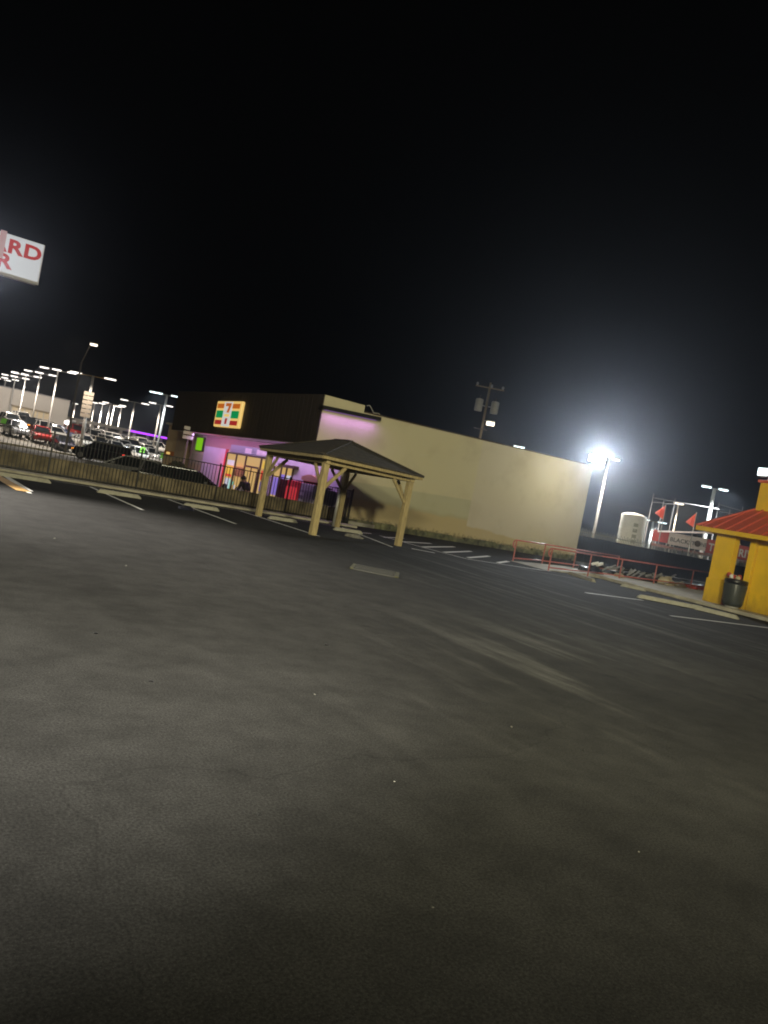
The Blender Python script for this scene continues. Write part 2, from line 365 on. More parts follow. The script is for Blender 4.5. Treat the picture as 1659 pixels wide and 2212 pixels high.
# ------------------------------------------------------------------ setting: ground
LOW = -0.4
o = MB().poly([(-280, -280, LOW), (280, -280, LOW), (280, 280, LOW), (-280, 280, LOW)]).build("ground", MT['street']); tag(o, kind='structure')
o = MB().prism([(-45, -45), (60, -45), (60, 28.98), (16.72, 28.98), (16.72, 28.42), (-45, 28.42)], 0.38, LOW + 0.02).build("parking_lot", MT['asphalt']); tag(o, kind='structure')
for_z = LOW + 0.38 + 0.02
def strip(mb, p, q, w, z):
    p, q = Vector(p), Vector(q); d = (q - p); d.z = 0; n = Vector((-d.y, d.x, 0)).normalized() * w / 2
    mb.poly([Vector((k.x, k.y, z)) for k in (p - n, q - n, q + n, p + n)])
mk = MB(); ZM = 0.004
for x, y0, y1 in ((3.1, 20.0, 26.2), (5.82, 20.0, 26.2), (8.42, 20.0, 26.2), (11.1, 20.0, 26.2)): strip(mk, (x, y0, 0), (x, y1, 0), 0.105, ZM)
strip(mk, (13.8, 20.06, 0), (15.3, 25.9, 0), 0.085, ZM)
# cross lines linking the stalls along the fence
strip(mk, (4.6, 26.24, 0), (15.9, 26.24, 0), 0.07, ZM)
def c1(x, y): return ((1000 + x * .4219) * .6636, (1650 + y * .4219) * .6636)
strip(mk, G(*c1(560, 222)), G(*c1(1030, 350)), 0.10, ZM); strip(mk, G(*c1(1030, 350)), G(*c1(1230, 402)), 0.10, ZM)
strip(mk, G(*c1(1230, 402)), G(1150, 1229), 0.10, ZM)
for p, q in (((590, 236), (740, 242)), ((735, 270), (955, 284)), ((890, 311), (1135, 309)), ((1055, 352), (1265, 344)), ((1240, 394), (1405, 381)), ((1470, 433), (1550, 421))):
    strip(mk, G(*c1(*p)), G(*c1(*q)), 0.16, 2 * ZM)
strip(mk, G(*c1(415, 200)), G(*c1(495, 206)), 0.11, ZM)
strip(mk, G(*c1(805, 322)), G(*c1(985, 356)), 0.2, ZM)
strip(mk, (16.43, 14.33, 0), (18.9, 14.33, 0), 0.11, ZM)
strip(mk, (16.62, 11.72, 0), (21.2, 11.6, 0), 0.11, ZM)
strip(mk, G(1150, 1229), G(1190, 1234), 0.09, ZM)
o = mk.build("road_marking", MT['paint']); tag(o, kind='structure')
fm = MB()
strip(fm, G(1123, 1228), G(1275, 1256), 0.1, ZM); 
o = fm.build("worn_road_marking", mat("worn_paint", (0.16, 0.155, 0.14), 0.8, var=0.5, scale=5)); tag(o, kind='structure')
om = MB(); a_, b_, c_ = G(-30, 1012), G(64, 1061), G(42, 1064)
strip(om, (G(-40, 1005) + G(-40, 1017)) / 2, (G(58, 1060) + G(43, 1063)) / 2, 0.34, 2 * ZM)
o = om.build("orange_road_marking", MT['orange']); tag(o, kind='structure')
ow = MB(); strip(ow, G(-30, 1003), G(68, 1062), 0.09, 3 * ZM); o = ow.build("edge_line_marking", MT['paint']); tag(o, kind='structure')

# walkway slab by the yellow hut, ramp between rails, footing strip
wk = MB().prism([(23.15, 5.0), (40, 5.0), (40, 19.7), (27, 19.7), (23.3, 19.7), (23.1, 17.0)], 0.12, 0.003)
o = wk.build("sidewalk", MT['concrete'], bevel=0.02); tag(o, kind='structure')
rp = MB().hexa([(20.6, 20.02, 0.003), (23.3, 20.02, 0.003), (23.3, 21.9, 0.003), (20.6, 21.9, 0.003), (20.6, 20.02, 0.012), (23.3, 20.02, 0.12), (23.3, 21.9, 0.12), (20.6, 21.9, 0.012)])
rp.box(23.3, 34, 19.72, 21.9, 0.003, 0.12)
o = rp.build("access_ramp", MT['concrete']); tag(o, kind='structure')

# far street kerb and pavement
k0, k1 = G(-60, 948, LOW), G(262, 1003, LOW); d = (k1 - k0).normalized(); nrm = Vector((-d.y, d.x, 0))
kb = MB(); e1 = k1 + d * 25
kb.hexa([k0, e1, e1 + nrm * 1.6, k0 + nrm * 1.6] + [p + Vector((0, 0, 0.15)) for p in (k0, e1, e1 + nrm * 1.6, k0 + nrm * 1.6)])
o = kb.build("far_pavement", mat("lit_kerb_concrete", (0.5, 0.44, 0.3), 0.85, var=0.15)); tag(o, kind='structure')
lot = MB(); q = [k0 + nrm * 1.62 - d * 20, e1 + nrm * 1.62 + d * 60, e1 + nrm * 95 + d * 60, k0 + nrm * 95 - d * 20]
for f0, f1 in ((1.62, 9.0), (9.0, 95.0)):
    lot.poly([(k0 - d * 20) + nrm * f0 + Vector((0, 0, .02 + max(0, f0 - 9) * .062)), e1 + d * 60 + nrm * f0 + Vector((0, 0, .02 + max(0, f0 - 9) * .062)), e1 + d * 60 + nrm * f1 + Vector((0, 0, .02 + max(0, f1 - 9) * .062)), (k0 - d * 20) + nrm * f1 + Vector((0, 0, .02 + max(0, f1 - 9) * .062))])
KN, KP = nrm.copy(), k0.copy(); o = lot.build("dealer_lot_paving", MT['street']); tag(o, kind='structure')

# ------------------------------------------------------------------ wheel stops
def wheel_stop(p, ang, length, label, grp, w=0.17, h=0.12):
    L = length / 2; m_ = MB()
    m_.loft([[(x, -w / 2, 0.002), (x, w / 2, 0.002), (x, w / 2 * 0.62, hh), (x, -w / 2 * 0.62, hh)] for x, hh in ((-L, h * 0.35), (-L + 0.1, h), (L - 0.1, h), (L, h * 0.35))])
    o = m_.build("wheel_stop", MT['stopc'], bevel=0.012); o.location = p; o.rotation_euler = (0, 0, ang)
    return tag(o, label, "wheel stop", grp)
WG = "concrete wheel stops in the parking stalls"
for x0, x1, y, lab in ((2.75, 4.36, 24.7, "pale concrete wheel stop beside the orange stripe at the fence"),
                       (5.55, 6.9, 24.1, "pale concrete wheel stop second along the fence from the orange stripe"),
                       (8.2, 9.45, 24.0, "pale concrete wheel stop with a dark bag lying in front of it"),
                       (11.35, 12.5, 24.3, "pale concrete wheel stop beside the back left gazebo post"),
                       (13.7, 14.95, 23.8, "greyish wheel stop under the gazebo beside a crumpled grey clump")):
    wheel_stop(((x0 + x1) / 2, y, 0), 0.06, x1 - x0, lab, WG)
def stop_px(p, q, lab, h=0.12):
    A, B = G(*p), G(*q); d = B - A; wheel_stop((A + B) / 2, math.atan2(d.y, d.x), d.length, lab, WG, 0.18, h)
stop_px((1376, 1291), (1521, 1319), "long pale wheel stop lying askew across the white stall line")
stop_px((1500, 1316), (1596, 1339), "pale wheel stop in the stall nearest the yellow column")
stop_px((1230, 1241), (1283, 1258), "low dull wheel stop in front of the red handrail ramp")
stop_px((1340, 1266), (1395, 1278), "grey wheel stop before the scrap heap behind the handrail", 0.1)

# ------------------------------------------------------------------ gazebo
gz = thing("gazebo", "open timber gazebo with dark hipped roof on four posts in the lot", "gazebo", (12.93, 22.93, 0))
ax, ay = Vector((3.66, 0.79, 0)), Vector((0.35, 4.81, 0)); TOPB, EAV, RID = 2.16, 2.37, 3.08
crn = {}
for i, (sx, sy) in enumerate(((-1, -1), (1, -1), (1, 1), (-1, 1))):
    c = ax * sx / 2 + ay * sy / 2; crn[(sx, sy)] = c
    M_ = Matrix.Translation(c) @ Matrix.Rotation(0.06, 4, 'Z')
    MB().box(-0.092, 0.092, -0.092, 0.092, 0.0, TOPB, M_).build("post", MT['timber'], gz, bevel=0.008)
def beam(a, c, z, ext=0.16):
    d = (c - a).normalized(); MB().bar(a - d * ext + Vector((0, 0, z)), c + d * ext + Vector((0, 0, z)), 0.14, 0.2).build("beam", MT['timber'], gz, bevel=0.006)
zb = TOPB + 0.101
beam(crn[(-1, -1)], crn[(-1, 1)], zb); beam(crn[(1, -1)], crn[(1, 1)], zb)
beam(crn[(-1, -1)] + ax.normalized() * 0.075, crn[(1, -1)] - ax.normalized() * 0.075, zb - 0.002, -0.003)
beam(crn[(-1, 1)] + ax.normalized() * 0.075, crn[(1, 1)] - ax.normalized() * 0.075, zb - 0.002, -0.003)
for (sx, sy), c in crn.items():
    for d in (-ax.normalized() * sx, -ay.normalized() * sy):
        MB().bar(c + d * 0.1 + Vector((0, 0, 1.45)), c + d * 0.80 + Vector((0, 0, 2.15)), 0.07, 0.095).build("brace", MT['timber'], gz, bevel=0.006)
ov = 0.36; exd, eyd = ax.normalized(), ay.normalized()
E4 = [crn[k] + exd * k[0] * ov + eyd * k[1] * ov for k in ((-1, -1), (1, -1), (1, 1), (-1, 1))]
r0, r1 = ay * -0.12, ay * 0.12
def lift(p, z): return Vector((p.x, p.y, z))
rf = MB(); t = 0.05
bot = [lift(p, EAV) for p in E4] + [lift(r0, RID), lift(r1, RID)]; topv = [p + Vector((0, 0, t)) for p in bot]
Fc = ((0, 1, 4), (1, 2, 5, 4), (2, 3, 5), (3, 0, 4, 5))
for f in Fc:
    rf.poly([topv[i] for i in f]); rf.poly([bot[i] for i in f[::-1]])
for i in range(4):
    j = (i + 1) % 4; rf.poly([bot[i], bot[j], topv[j], topv[i]])
bmesh.ops.remove_doubles(rf.bm, verts=rf.bm.verts, dist=0.001)
roof = rf.build("roof", MT['shingle'], gz)
hp = MB()
for e, r in ((0, r0), (1, r0), (2, r1), (3, r1)): hp.bar(lift(E4[e], EAV + t + 0.01), lift(r, RID + t + 0.015), 0.16, 0.025)
hp.bar(lift(r0, RID + t + 0.015), lift(r1, RID + t + 0.015), 0.16, 0.025); hp.build("ridge_cap", MT['shingle'], roof)
# rafters under the roof and a fascia board round the eave
for k in range(4):
    a, c = E4[k], E4[(k + 1) % 4]; d = (c - a).normalized(); inn = Vector((-d.y, d.x, 0)) * 0.03
    MB().bar(lift(a + inn, EAV - 0.045) + d * 0.05, lift(c + inn, EAV - 0.045) - d * 0.05, 0.03, 0.085).build("fascia_board", MT['timber'], gz)
for e, r in ((0, r0), (1, r0), (2, r1), (3, r1)):
    MB().bar(lift(E4[e] * 0.93, EAV + 0.0), lift(r, RID - 0.08), 0.05, 0.12).build("rafter", MT['timber'], gz)

# ------------------------------------------------------------------ iron fence and low wall
fe = thing("iron_fence", "black iron picket fence between the lot and the store forecourt", "fence", (0, 27.9, 0))
x0, x1, FH = -7.17, 16.67, 1.52
npan = 8; pw = (x1 - x0) / npan
for i in range(npan + 1):
    x = x0 + i * pw; MB().box(x - 0.026, x + 0.026, -0.026, 0.026, 0, FH + 0.04).build("post", MT['iron'], fe)
for i in range(npan):
    a = x0 + i * pw + 0.034; c = x0 + (i + 1) * pw - 0.034; m_ = MB()
    m_.box(a, c, -0.017, 0.017, FH - 0.06, FH - 0.025); m_.box(a, c, -0.017, 0.017, 0.12, 0.155)
    n = int((c - a) / 0.125)
    for k in range(1, n + 1):
        x = a + (c - a) * k / (n + 1); m_.box(x - 0.009, x + 0.009, -0.009, 0.009, 0.05, FH - 0.061)
    m_.build("picket_panel", MT['iron'], fe)
m_ = MB(); m_.box(x1 - 0.015, x1 + 0.015, 0.05, 1.0, FH - 0.06, FH - 0.025); m_.box(x1 - 0.015, x1 + 0.015, 0.05, 1.0, 0.12, 0.155)
for k in range(8): m_.box(x1 - 0.0129, x1 + 0.0129, 0.1 + k * 0.12, 0.126 + k * 0.12, 0.05, FH - 0.061)
m_.build("picket_panel", MT['iron'], fe)
lw = MB().box(-8, 16.4, 28.1, 28.3, 0.0, 0.6).build("low_wall", MT['lowwall'], bevel=0.015)
tag(lw, "low tan block wall running just behind the iron picket fence", "wall")
MB().box(-8.02, 16.42, 28.06, 28.34, 0.602, 0.66).build("coping", MT['lowwall'], lw, bevel=0.01)
gp = MB().tube((0, 0, 0), (0, 0, 1.62), 0.07, n=14); gp.lathe([(0.07, 1.62), (0.06, 1.66), (0.02, 1.68)], 14)
o = gp.build("pipe_post", MT['steel'], smooth=True); o.location = G(720, 1137); tag(o, "grey steel pipe post standing beside the back gazebo post", "post")
kbx = MB().box(-8, 16.6, 26.9, 27.75, 0.002, 0.09).build("fence_kerb", MT['concrete'], bevel=0.02); tag(kbx, kind='structure')

# ------------------------------------------------------------------ the store
st_ = thing("corner_store", "convenience store with dark wood fascia, purple lit front and long cream side wall", "store", (0, 0, 0))
XF, XW, XE, YS, YE = 15.02, 16.6, 31.87, 29.0, 48.7
def ztop(x): return 4.88 + (x - 15) * 0.0215
m_ = MB().hexa([(XW, YS, LOW), (XE, YS, LOW), (XE, YE, LOW), (XW, YE, LOW), (XW, YS, ztop(XW)), (XE, YS, ztop(XE)), (XE, YE, ztop(XE)), (XW, YE, ztop(XW))])
m_.hexa([(XF + 0.06, YS, 3.12), (XW - 0.001, YS, 3.12), (XW - 0.001, YS + 0.2, 3.12), (XF + 0.06, YS + 0.2, 3.12), (XF + 0.06, YS, ztop(15)), (XW - 0.001, YS, ztop(XW)), (XW - 0.001, YS + 0.2, ztop(XW)), (XF + 0.06, YS + 0.2, ztop(15))])
m_.build("wall", MT['wall'], st_)
MB().hexa([(XF, YS - 0.02, 3.1), (XF + 0.058, YS - 0.02, 3.1), (XF + 0.058, YE, 3.05), (XF, YE, 3.05), (XF, YS - 0.02, 5.24), (XF + 0.058, YS - 0.02, 5.24), (XF + 0.058, YE, 5.53), (XF, YE, 5.53)]).build("fascia", MT['fascia'], st_)
bt = MB(); y = YS + 0.1
while y < YE:
    bt.box(XF - 0.008, XF - 0.001, y, y + 0.03, 3.11, 5.22 + (y - YS) * 0.0147); y += 0.42
bt.build("fascia_batten", MT['fascia'], st_)
MB().box(XF - 0.03, XF + 0.08, YS - 0.04, YE, 5.5, 5.56).build("fascia_cap", MT['black'], st_) if False else None
MB().box(XF + 0.07, XW - 0.01, YS + 0.22, YE, 3.06, 3.14).build("soffit", MT['storefront'], st_)
# raised parapet corner, black light shelf with LED strip under it
MB().hexa([(XF + 0.06, YS + 0.004, ztop(15) + 0.002), (17.1, YS + 0.004, ztop(17.1) + 0.002), (17.1, YS + 0.3, ztop(17.1) + 0.002), (XF + 0.06, YS + 0.3, ztop(15) + 0.002), (XF + 0.06, YS + 0.004, 5.24), (17.1, YS + 0.004, 5.24), (17.1, YS + 0.3, 5.24), (XF + 0.06, YS + 0.3, 5.24)]).build("parapet", MT['wall'], st_)
shelf = MB().hexa([(14.9, 28.66, 4.6), (17.83, 28.66, 4.72), (17.83, 28.998, 4.72), (14.9, 28.998, 4.6), (14.9, 28.66, 4.76), (17.83, 28.66, 4.88), (17.83, 28.998, 4.88), (14.9, 28.998, 4.76)]).build("light_shelf", MT['black'], st_)
MB().hexa([(15.1, 28.8, 4.586), (17.7, 28.8, 4.693), (17.7, 28.86, 4.693), (15.1, 28.86, 4.586), (15.1, 28.8, 4.6), (17.7, 28.8, 4.707), (17.7, 28.86, 4.707), (15.1, 28.86, 4.6)]).build("led_strip", EM['led'], shelf)
cp = MB().hexa([(17.12, YS - 0.05, ztop(17) + 0.003), (XE + 0.05, YS - 0.05, ztop(XE) + 0.003), (XE + 0.05, YS + 0.25, ztop(XE) + 0.003), (17.12, YS + 0.25, ztop(17) + 0.003)] + [(17.12, YS - 0.05, ztop(17) + 0.06), (XE + 0.05, YS - 0.05, ztop(XE) + 0.06), (XE + 0.05, YS + 0.25, ztop(XE) + 0.06), (17.12, YS + 0.25, ztop(17) + 0.06)])
cp.build("wall_coping", MT['darkframe'], st_)
cond = MB(); cond.path([(17.2, 29.05, 5.24), (17.35, 29.05, 5.30), (17.5, 29.05, 5.15), (17.62, 29.05, 5.02), (17.9, 29.05, 5.06), (18.0, 29.05, 4.96)], 0.02); cond.build("conduit", MT['steel'], st_)
ft = MB(); x = 16.75
rr = random.Random(3)
while x < 31.8:
    w = rr.uniform(0.5, 1.4); h = rr.uniform(0.18, 0.3); xe = min(x + w, 31.85); ft.box(x, xe - 0.02, 28.86 - rr.uniform(0, 0.05), 28.997, 0.0, h); x = xe
ft.build("footing", MT['footing'], st_, bevel=0.015)
MB().box(16.8, 18.6, 28.72, 28.85, 0.0, 0.16).build("footing_patch", MT['stopc'], st_, bevel=0.02)
# shop front: windows, door, posters, lettered band
fx = XW - 0.005
def bz(px, py, A=XW): p = PA(px, py, A); return p.y, p.z
def front(name, ya, yb, za, zb_, material, dx=0.03, parent=st_, proud=0.0):
    return MB().box(fx - dx - proud, fx - proud, min(ya, yb), max(ya, yb), za, zb_).build(name, material, parent)
front("front_panel", 46.4, 42.5, LOW, 2.42, MT['storefront'], 0.02)
front("front_panel", 36.25, 29.02, LOW, 2.42, MT['storefront'], 0.02)
front("upper_band", 46.4, 29.02, 2.43, 3.04, mat("pinkish_band", (0.42, 0.24, 0.22), 0.8), 0.022)
lb = front("lettered_band", 42.1, 36.3, 2.30, 2.72, mat("grey_glass_band", (0.30, 0.30, 0.33), 0.3), 0.05)
for ya, yb in ((39.9, 39.0), (38.3, 36.4)): MB().box(fx - 0.062, fx - 0.051, yb, ya, 2.36, 2.64).build("band_panel", MT['bannerw'], lb)
wn = front("window", 42.4, 36.3, LOW + 0.05, 2.2, EM['shop'], 0.02)
for y in (42.4, 40.95, 39.55, 37.5, 36.3): MB().box(fx - 0.09, fx - 0.021, y - 0.05, y + 0.05, LOW + 0.05, 2.2).build("mullion", MT['darkframe'], wn)
MB().box(fx - 0.088, fx - 0.021, 36.3, 42.4, 2.201, 2.27).build("head_frame", MT['darkframe'], wn)
for ya, yb, za, zc, mm in ((42.2, 41.2, 1.55, 1.85, 'shopwhite'), (42.2, 41.3, 1.05, 1.5, 'shopyellow'), (42.2, 41.3, 0.9, 1.04, 'shopred'), (42.15, 41.3, 0.05, 0.8, 'shopwhite'), (41.5, 41.25, 0.1, 0.75, 'shopteal'),
                           (37.3, 36.5, 1.7, 2.1, 'shopyellow'), (37.3, 36.45, 1.1, 1.6, 'shopred'), (37.2, 36.5, 0.5, 1.0, 'shopviolet'), (37.2, 36.5, -0.2, 0.4, 'shopwhite')):
    MB().box(fx - 0.04, fx - 0.0205, yb, ya, za, zc).build("poster", EM[mm], wn)
MB().box(fx - 0.04, fx - 0.0205, 39.65, 40.85, 1.0, 1.55).build("shelf_board", mat("tan_board", (0.45, 0.25, 0.08), 0.7), wn)
rs_ = random.Random(11)
for k in range(14):
    y = rs_.choice((rs_.uniform(39.7, 42.2), rs_.uniform(37.7, 39.3))); z = rs_.uniform(-0.2, 0.75); MB().box(fx - 0.038, fx - 0.0205, y, y + rs_.uniform(.1, .3), z, z + rs_.uniform(.12, .3)).build("goods", EM[rs_.choice(('shopwhite', 'shopviolet', 'shopteal', 'shopyellow', 'shop'))], wn)
dr = MB(); 
for y in (39.45, 38.5, 37.58): dr.box(fx - 0.12, fx - 0.091, y - 0.045, y + 0.045, LOW + 0.05, 1.62)
dr.box(fx - 0.119, fx - 0.091, 37.6, 39.43, 1.62, 1.72); dr.build("door", MT['darkframe'], st_)
front("red_pillar", 42.75, 42.46, LOW, 2.42, mat("red_pillar_paint", (0.5, 0.05, 0.05), 0.5), 0.06)
w2 = front("window", 35.75, 33.6, LOW + 0.05, 1.95, EM['shop'], 0.012, proud=0.0205)
for y in (35.75, 34.9, 34.3, 33.6): MB().box(fx - 0.09, fx - 0.034, y - 0.05, y + 0.05, LOW + 0.05, 1.95).build("mullion", MT['darkframe'], w2)
MB().box(fx - 0.3, fx - 0.034, 33.1, 34.85, 1.955, 2.1).build("head_frame", MT['darkframe'], w2)
for ya, yb, za, zc, mm in ((35.65, 35.0, 0.5, 1.4, 'shopviolet'), (35.6, 35.0, -0.1, 0.4, 'shopwhite'), (34.82, 34.38, 0.4, 1.6, 'shopviolet'), (34.2, 33.7, 1.0, 1.6, 'shopwhite'), (34.2, 33.75, 0.3, 0.9, 'shopwhite')):
    MB().box(fx - 0.05, fx - 0.033, yb, ya, za, zc).build("poster", EM[mm], w2)
# illuminated logo box on the fascia: striped panel with the figure 7
lg = MB().box(XF - 0.2, XF - 0.02, 37.3, 40.85, 3.47, 4.87).build("store_sign", EM['svc'], None, bevel=0.05)
tag(lg, "square lit sign with a figure 7 and orange, green and red stripes on dark fascia", "sign")
def yy(u): return 40.85 - 3.55 * u            # u: 0 left .. 1 right as seen
def zz(v): return 4.87 - 1.4 * v
def lgp(name, u0, u1, v0, v1, mm, pr=0.0): MB().box(XF - 0.212 - pr, XF - 0.2005 - pr, yy(u1), yy(u0), zz(v1), zz(v0)).build(name, EM[mm], lg)
lgp("centre_field", 0.33, 0.66, 0.03, 0.97, 'svw')
for u0, u1 in ((0.05, 0.325), (0.665, 0.95)):
    lgp("stripe", u0, u1, 0.10, 0.28, 'svo'); lgp("stripe", u0, u1, 0.37, 0.65, 'svg'); lgp("stripe", u0, u1, 0.74, 0.91, 'svr')
def lpoly(name, uv, mm, pr):
    m_ = MB(); A = [(XF - 0.2125 - pr, yy(u), zz(v)) for u, v in uv]; B = [(XF - 0.2005 - pr - 0.002, yy(u), zz(v)) for u, v in uv]
    m_.poly(A); m_.poly(B[::-1])
    for i in range(len(uv)): j = (i + 1) % len(uv); m_.poly([A[i], A[j], B[j], B[i]])
    m_.build(name, EM[mm], lg)
lpoly("numeral", [(0.40, 0.08), (0.62, 0.08), (0.62, 0.16), (0.56, 0.44), (0.47, 0.44), (0.53, 0.2), (0.40, 0.2)], 'svo', 0.013)
lpoly("numeral", [(0.47, 0.66), (0.55, 0.66), (0.54, 0.88), (0.46, 0.88)], 'svr', 0.013)
lgp("numeral_bar", 0.40, 0.6, 0.5, 0.6, 'svc', 0.013)
# green panel hung at the far end
gn = MB().box(16.55, 16.68, 46.55, 48.0, 2.03, 2.92).build("hanging_sign", MT['black'], None, bevel=0.02); tag(gn, "lime green lit panel in a black case hung beside the store front", "sign")
MB().box(16.52, 16.549, 46.85, 47.95, 2.08, 2.88).build("lit_face", EM['lime'], gn)
MB().tube((16.6, 47.3, 2.92), (16.6, 47.3, 3.05), 0.03).build("hanger", MT['black'], gn)
# kiosk, freezer, soda machine against the front
def front_box(name, label, cat, y0, y1, z1, dep, body, door, grp=None):
    t_ = thing(name, label, cat, (fx - 0.04, (y0 + y1) / 2, LOW)); w = abs(y1 - y0) / 2
    MB().box(-dep, 0, -w, w, 0.08, z1 - LOW).build("cabinet", body, t_, bevel=0.03)
    MB().box(-dep - 0.03, -dep - 0.001, -w + 0.05, w - 0.05, 0.2, z1 - LOW - 0.3).build("door", door, t_, bevel=0.01)
    MB().box(-dep + 0.03, -0.03, -w + 0.03, w - 0.03, 0.0, 0.079).build("plinth", MT['black'], t_); return t_
k1_ = front_box("rental_kiosk", "bright red vending kiosk against the purple store front", "kiosk", 32.6, 31.35, 1.42, 0.7, MT['redmachine'], glow("red_kiosk_door", (1.0, 0.07, 0.08), 0.32, (0.7, 0.05, 0.06)))  # door emission added to brighten the red front
front_box("drink_machine", "dark maroon drinks machine left of the red kiosk", "vending machine", 33.42, 32.63, 1.4, 0.7, mat("maroon_paint", (0.09, 0.02, 0.02), 0.4), mat("maroon_door", (0.12, 0.03, 0.03), 0.3))
f1 = front_box("ice_freezer", "grey steel ice freezer with white labels right of the red kiosk", "freezer", 31.0, 29.75, 1.4, 0.8, MT['freezer'], mat("freezer_door", (0.28, 0.27, 0.27), 0.35))
for z in (1.25, 0.95, 0.6, 0.35): MB().box(-0.895, -0.882, 0.02, 0.42, z, z + 0.14).build("door_label", MT['white'], f1)
ah = MB(); pts_ = [(-.78 + 1.56 * k / 12, .16 * math.sin(PI * k / 12)) for k in range(13)]
ah.prism(pts_ + [(.78, -.14), (-.78, -.14)], .5); o = ah.build("arched_header", mat("peach_header", (.62, .36, .2), .6), f1); o.matrix_local = frame((-.75, 0, 2.06), (0, -1, 0)) @ Matrix.Translation((0, 0, -.5))
MB().box(-.7, -.3, -.6, .6, 1.801, 1.92).build("header_base", MT['redmachine'], f1)
f2 = front_box("propane_cage", "dark wire cylinder cage at the corner of the store front", "cage", 29.7, 29.06, 1.3, 0.7, mat("cage_grey", (0.12, 0.12, 0.12), 0.5), mat("cage_door", (0.06, 0.06, 0.06), 0.5))
cy = MB()
for y in (-0.16, 0.16):
    for z in (0.35, 0.85): cy.tube((-0.78, y, z), (-0.78, y, z + 0.3), 0.12, n=10)
cy.build("cylinder_row", MT['steel'], f2)
# bollards before the shop front
for k, (px, py, lab) in enumerate(((516, 1041, "black round topped bollard left of the white bag"), (488, 1036, "black bollard nearest the red pillar of the store front"), (568, 1050, "black bollard right of the stooping person"))):
    p = PA(px, py, 14.2); b_ = MB().lathe([(0.13, 0), (0.13, 0.88), (0.1, 0.98), (0.03, 1.02)], 14).build("bollard", MT['black'], smooth=True); b_.location = (14.2, p.y, LOW); tag(b_, lab, "bollard", "bollards before the store front")

# ------------------------------------------------------------------ stooping person with bag
pp = PA(538, 1050, 13.4)
def skin_mesh(name, verts, edges, radii, material, parent, root=0):
    me = bpy.data.meshes.new(name); me.from_pydata(verts, edges, []); me.materials.append(material)
    o = bpy.data.objects.new(name, me); COL.objects.link(o); o.parent = parent
    o.modifiers.new("skin", 'SKIN'); sub = o.modifiers.new("sub", 'SUBSURF'); sub.levels = sub.render_levels = 1
    sv = me.skin_vertices[0].data
    for i, r in enumerate(radii): sv[i].radius = r if isinstance(r, tuple) else (r, r); sv[i].use_root = (i == root)
    return o
pe = thing("person", "person in dark clothes stooping with a white bag before the store door", "person", (13.4, pp.y, LOW), math.radians(100))
V = [(0, 0, 0.92), (0.16, 0, 1.12), (0.36, 0, 1.30), (0.45, 0, 1.40), (0.55, 0, 1.47),           # pelvis, waist, chest, neck, head
     (0.36, 0.19, 1.30), (0.42, 0.24, 1.03), (0.52, 0.22, 0.82), (0.56, 0.21, 0.74), (0.36, -0.19, 1.30), (0.36, -0.27, 1.04), (0.46, -0.25, 0.84), (0.50, -0.25, 0.76),
     (0.0, 0.1, 0.86), (0.08, 0.12, 0.48), (-0.05, 0.12, 0.08), (0.1, 0.13, 0.04), (0.0, -0.1, 0.86), (-0.02, -0.12, 0.48), (-0.16, -0.12, 0.08), (-0.02, -0.13, 0.04)]
EDG = [(0, 1), (1, 2), (2, 3), (3, 4), (2, 5), (5, 6), (6, 7), (7, 8), (2, 9), (9, 10), (10, 11), (11, 12), (0, 13), (13, 14), (14, 15), (15, 16), (0, 17), (17, 18), (18, 19), (19, 20)]
RAD = [0.13, 0.12, 0.14, 0.055, 0.1, 0.06, 0.045, 0.032, 0.035, 0.06, 0.045, 0.032, 0.035, 0.085, 0.06, 0.04, 0.035, 0.085, 0.06, 0.04, 0.035]
skin_mesh("body", V, EDG, RAD, MT['skin'], pe)
JE = [0, 1, 2, 5, 6, 7, 9, 10, 11]
skin_mesh("jacket", [V[i] for i in JE], [(0, 1), (1, 2), (2, 3), (3, 4), (4, 5), (2, 6), (6, 7), (7, 8)], [0.17, 0.165, 0.185, 0.09, 0.07, 0.055, 0.09, 0.07, 0.055], MT['cloth'], pe)
TE = [0, 13, 14, 15, 17, 18, 19]
skin_mesh("trousers", [V[i] for i in TE], [(0, 1), (1, 2), (2, 3), (0, 4), (4, 5), (5, 6)], [0.16, 0.115, 0.085, 0.065, 0.115, 0.085, 0.065], MT['jeans'], pe)
hm = MB(); bmesh.ops.create_icosphere(hm.bm, subdivisions=2, radius=0.125, matrix=Matrix.Translation((0.54, 0, 1.51)) @ Matrix.Diagonal((1.05, 0.9, 1, 1))); hm.build("hair", MT['black'], pe, smooth=True)
bp_ = Vector((13.3, 31.7, 0))
bg = MB().lathe([(0.06, 0.0), (0.2, 0.05), (0.24, 0.2), (0.19, 0.36), (0.07, 0.48), (0.05, 0.56), (0.09, 0.62)], 16)
for v in bg.bm.verts: v.co.x *= 1 + 0.2 * math.sin(v.co.z * 23 + v.co.y * 17)
o = bg.build("carrier_bag", MT['bag'], smooth=True); o.location = (13.25, bp_.y, LOW + 0.68); tag(o, "full white plastic carrier bag held by the stooping person", "bag")
sb_ = PA(523, 1056, 13.3)

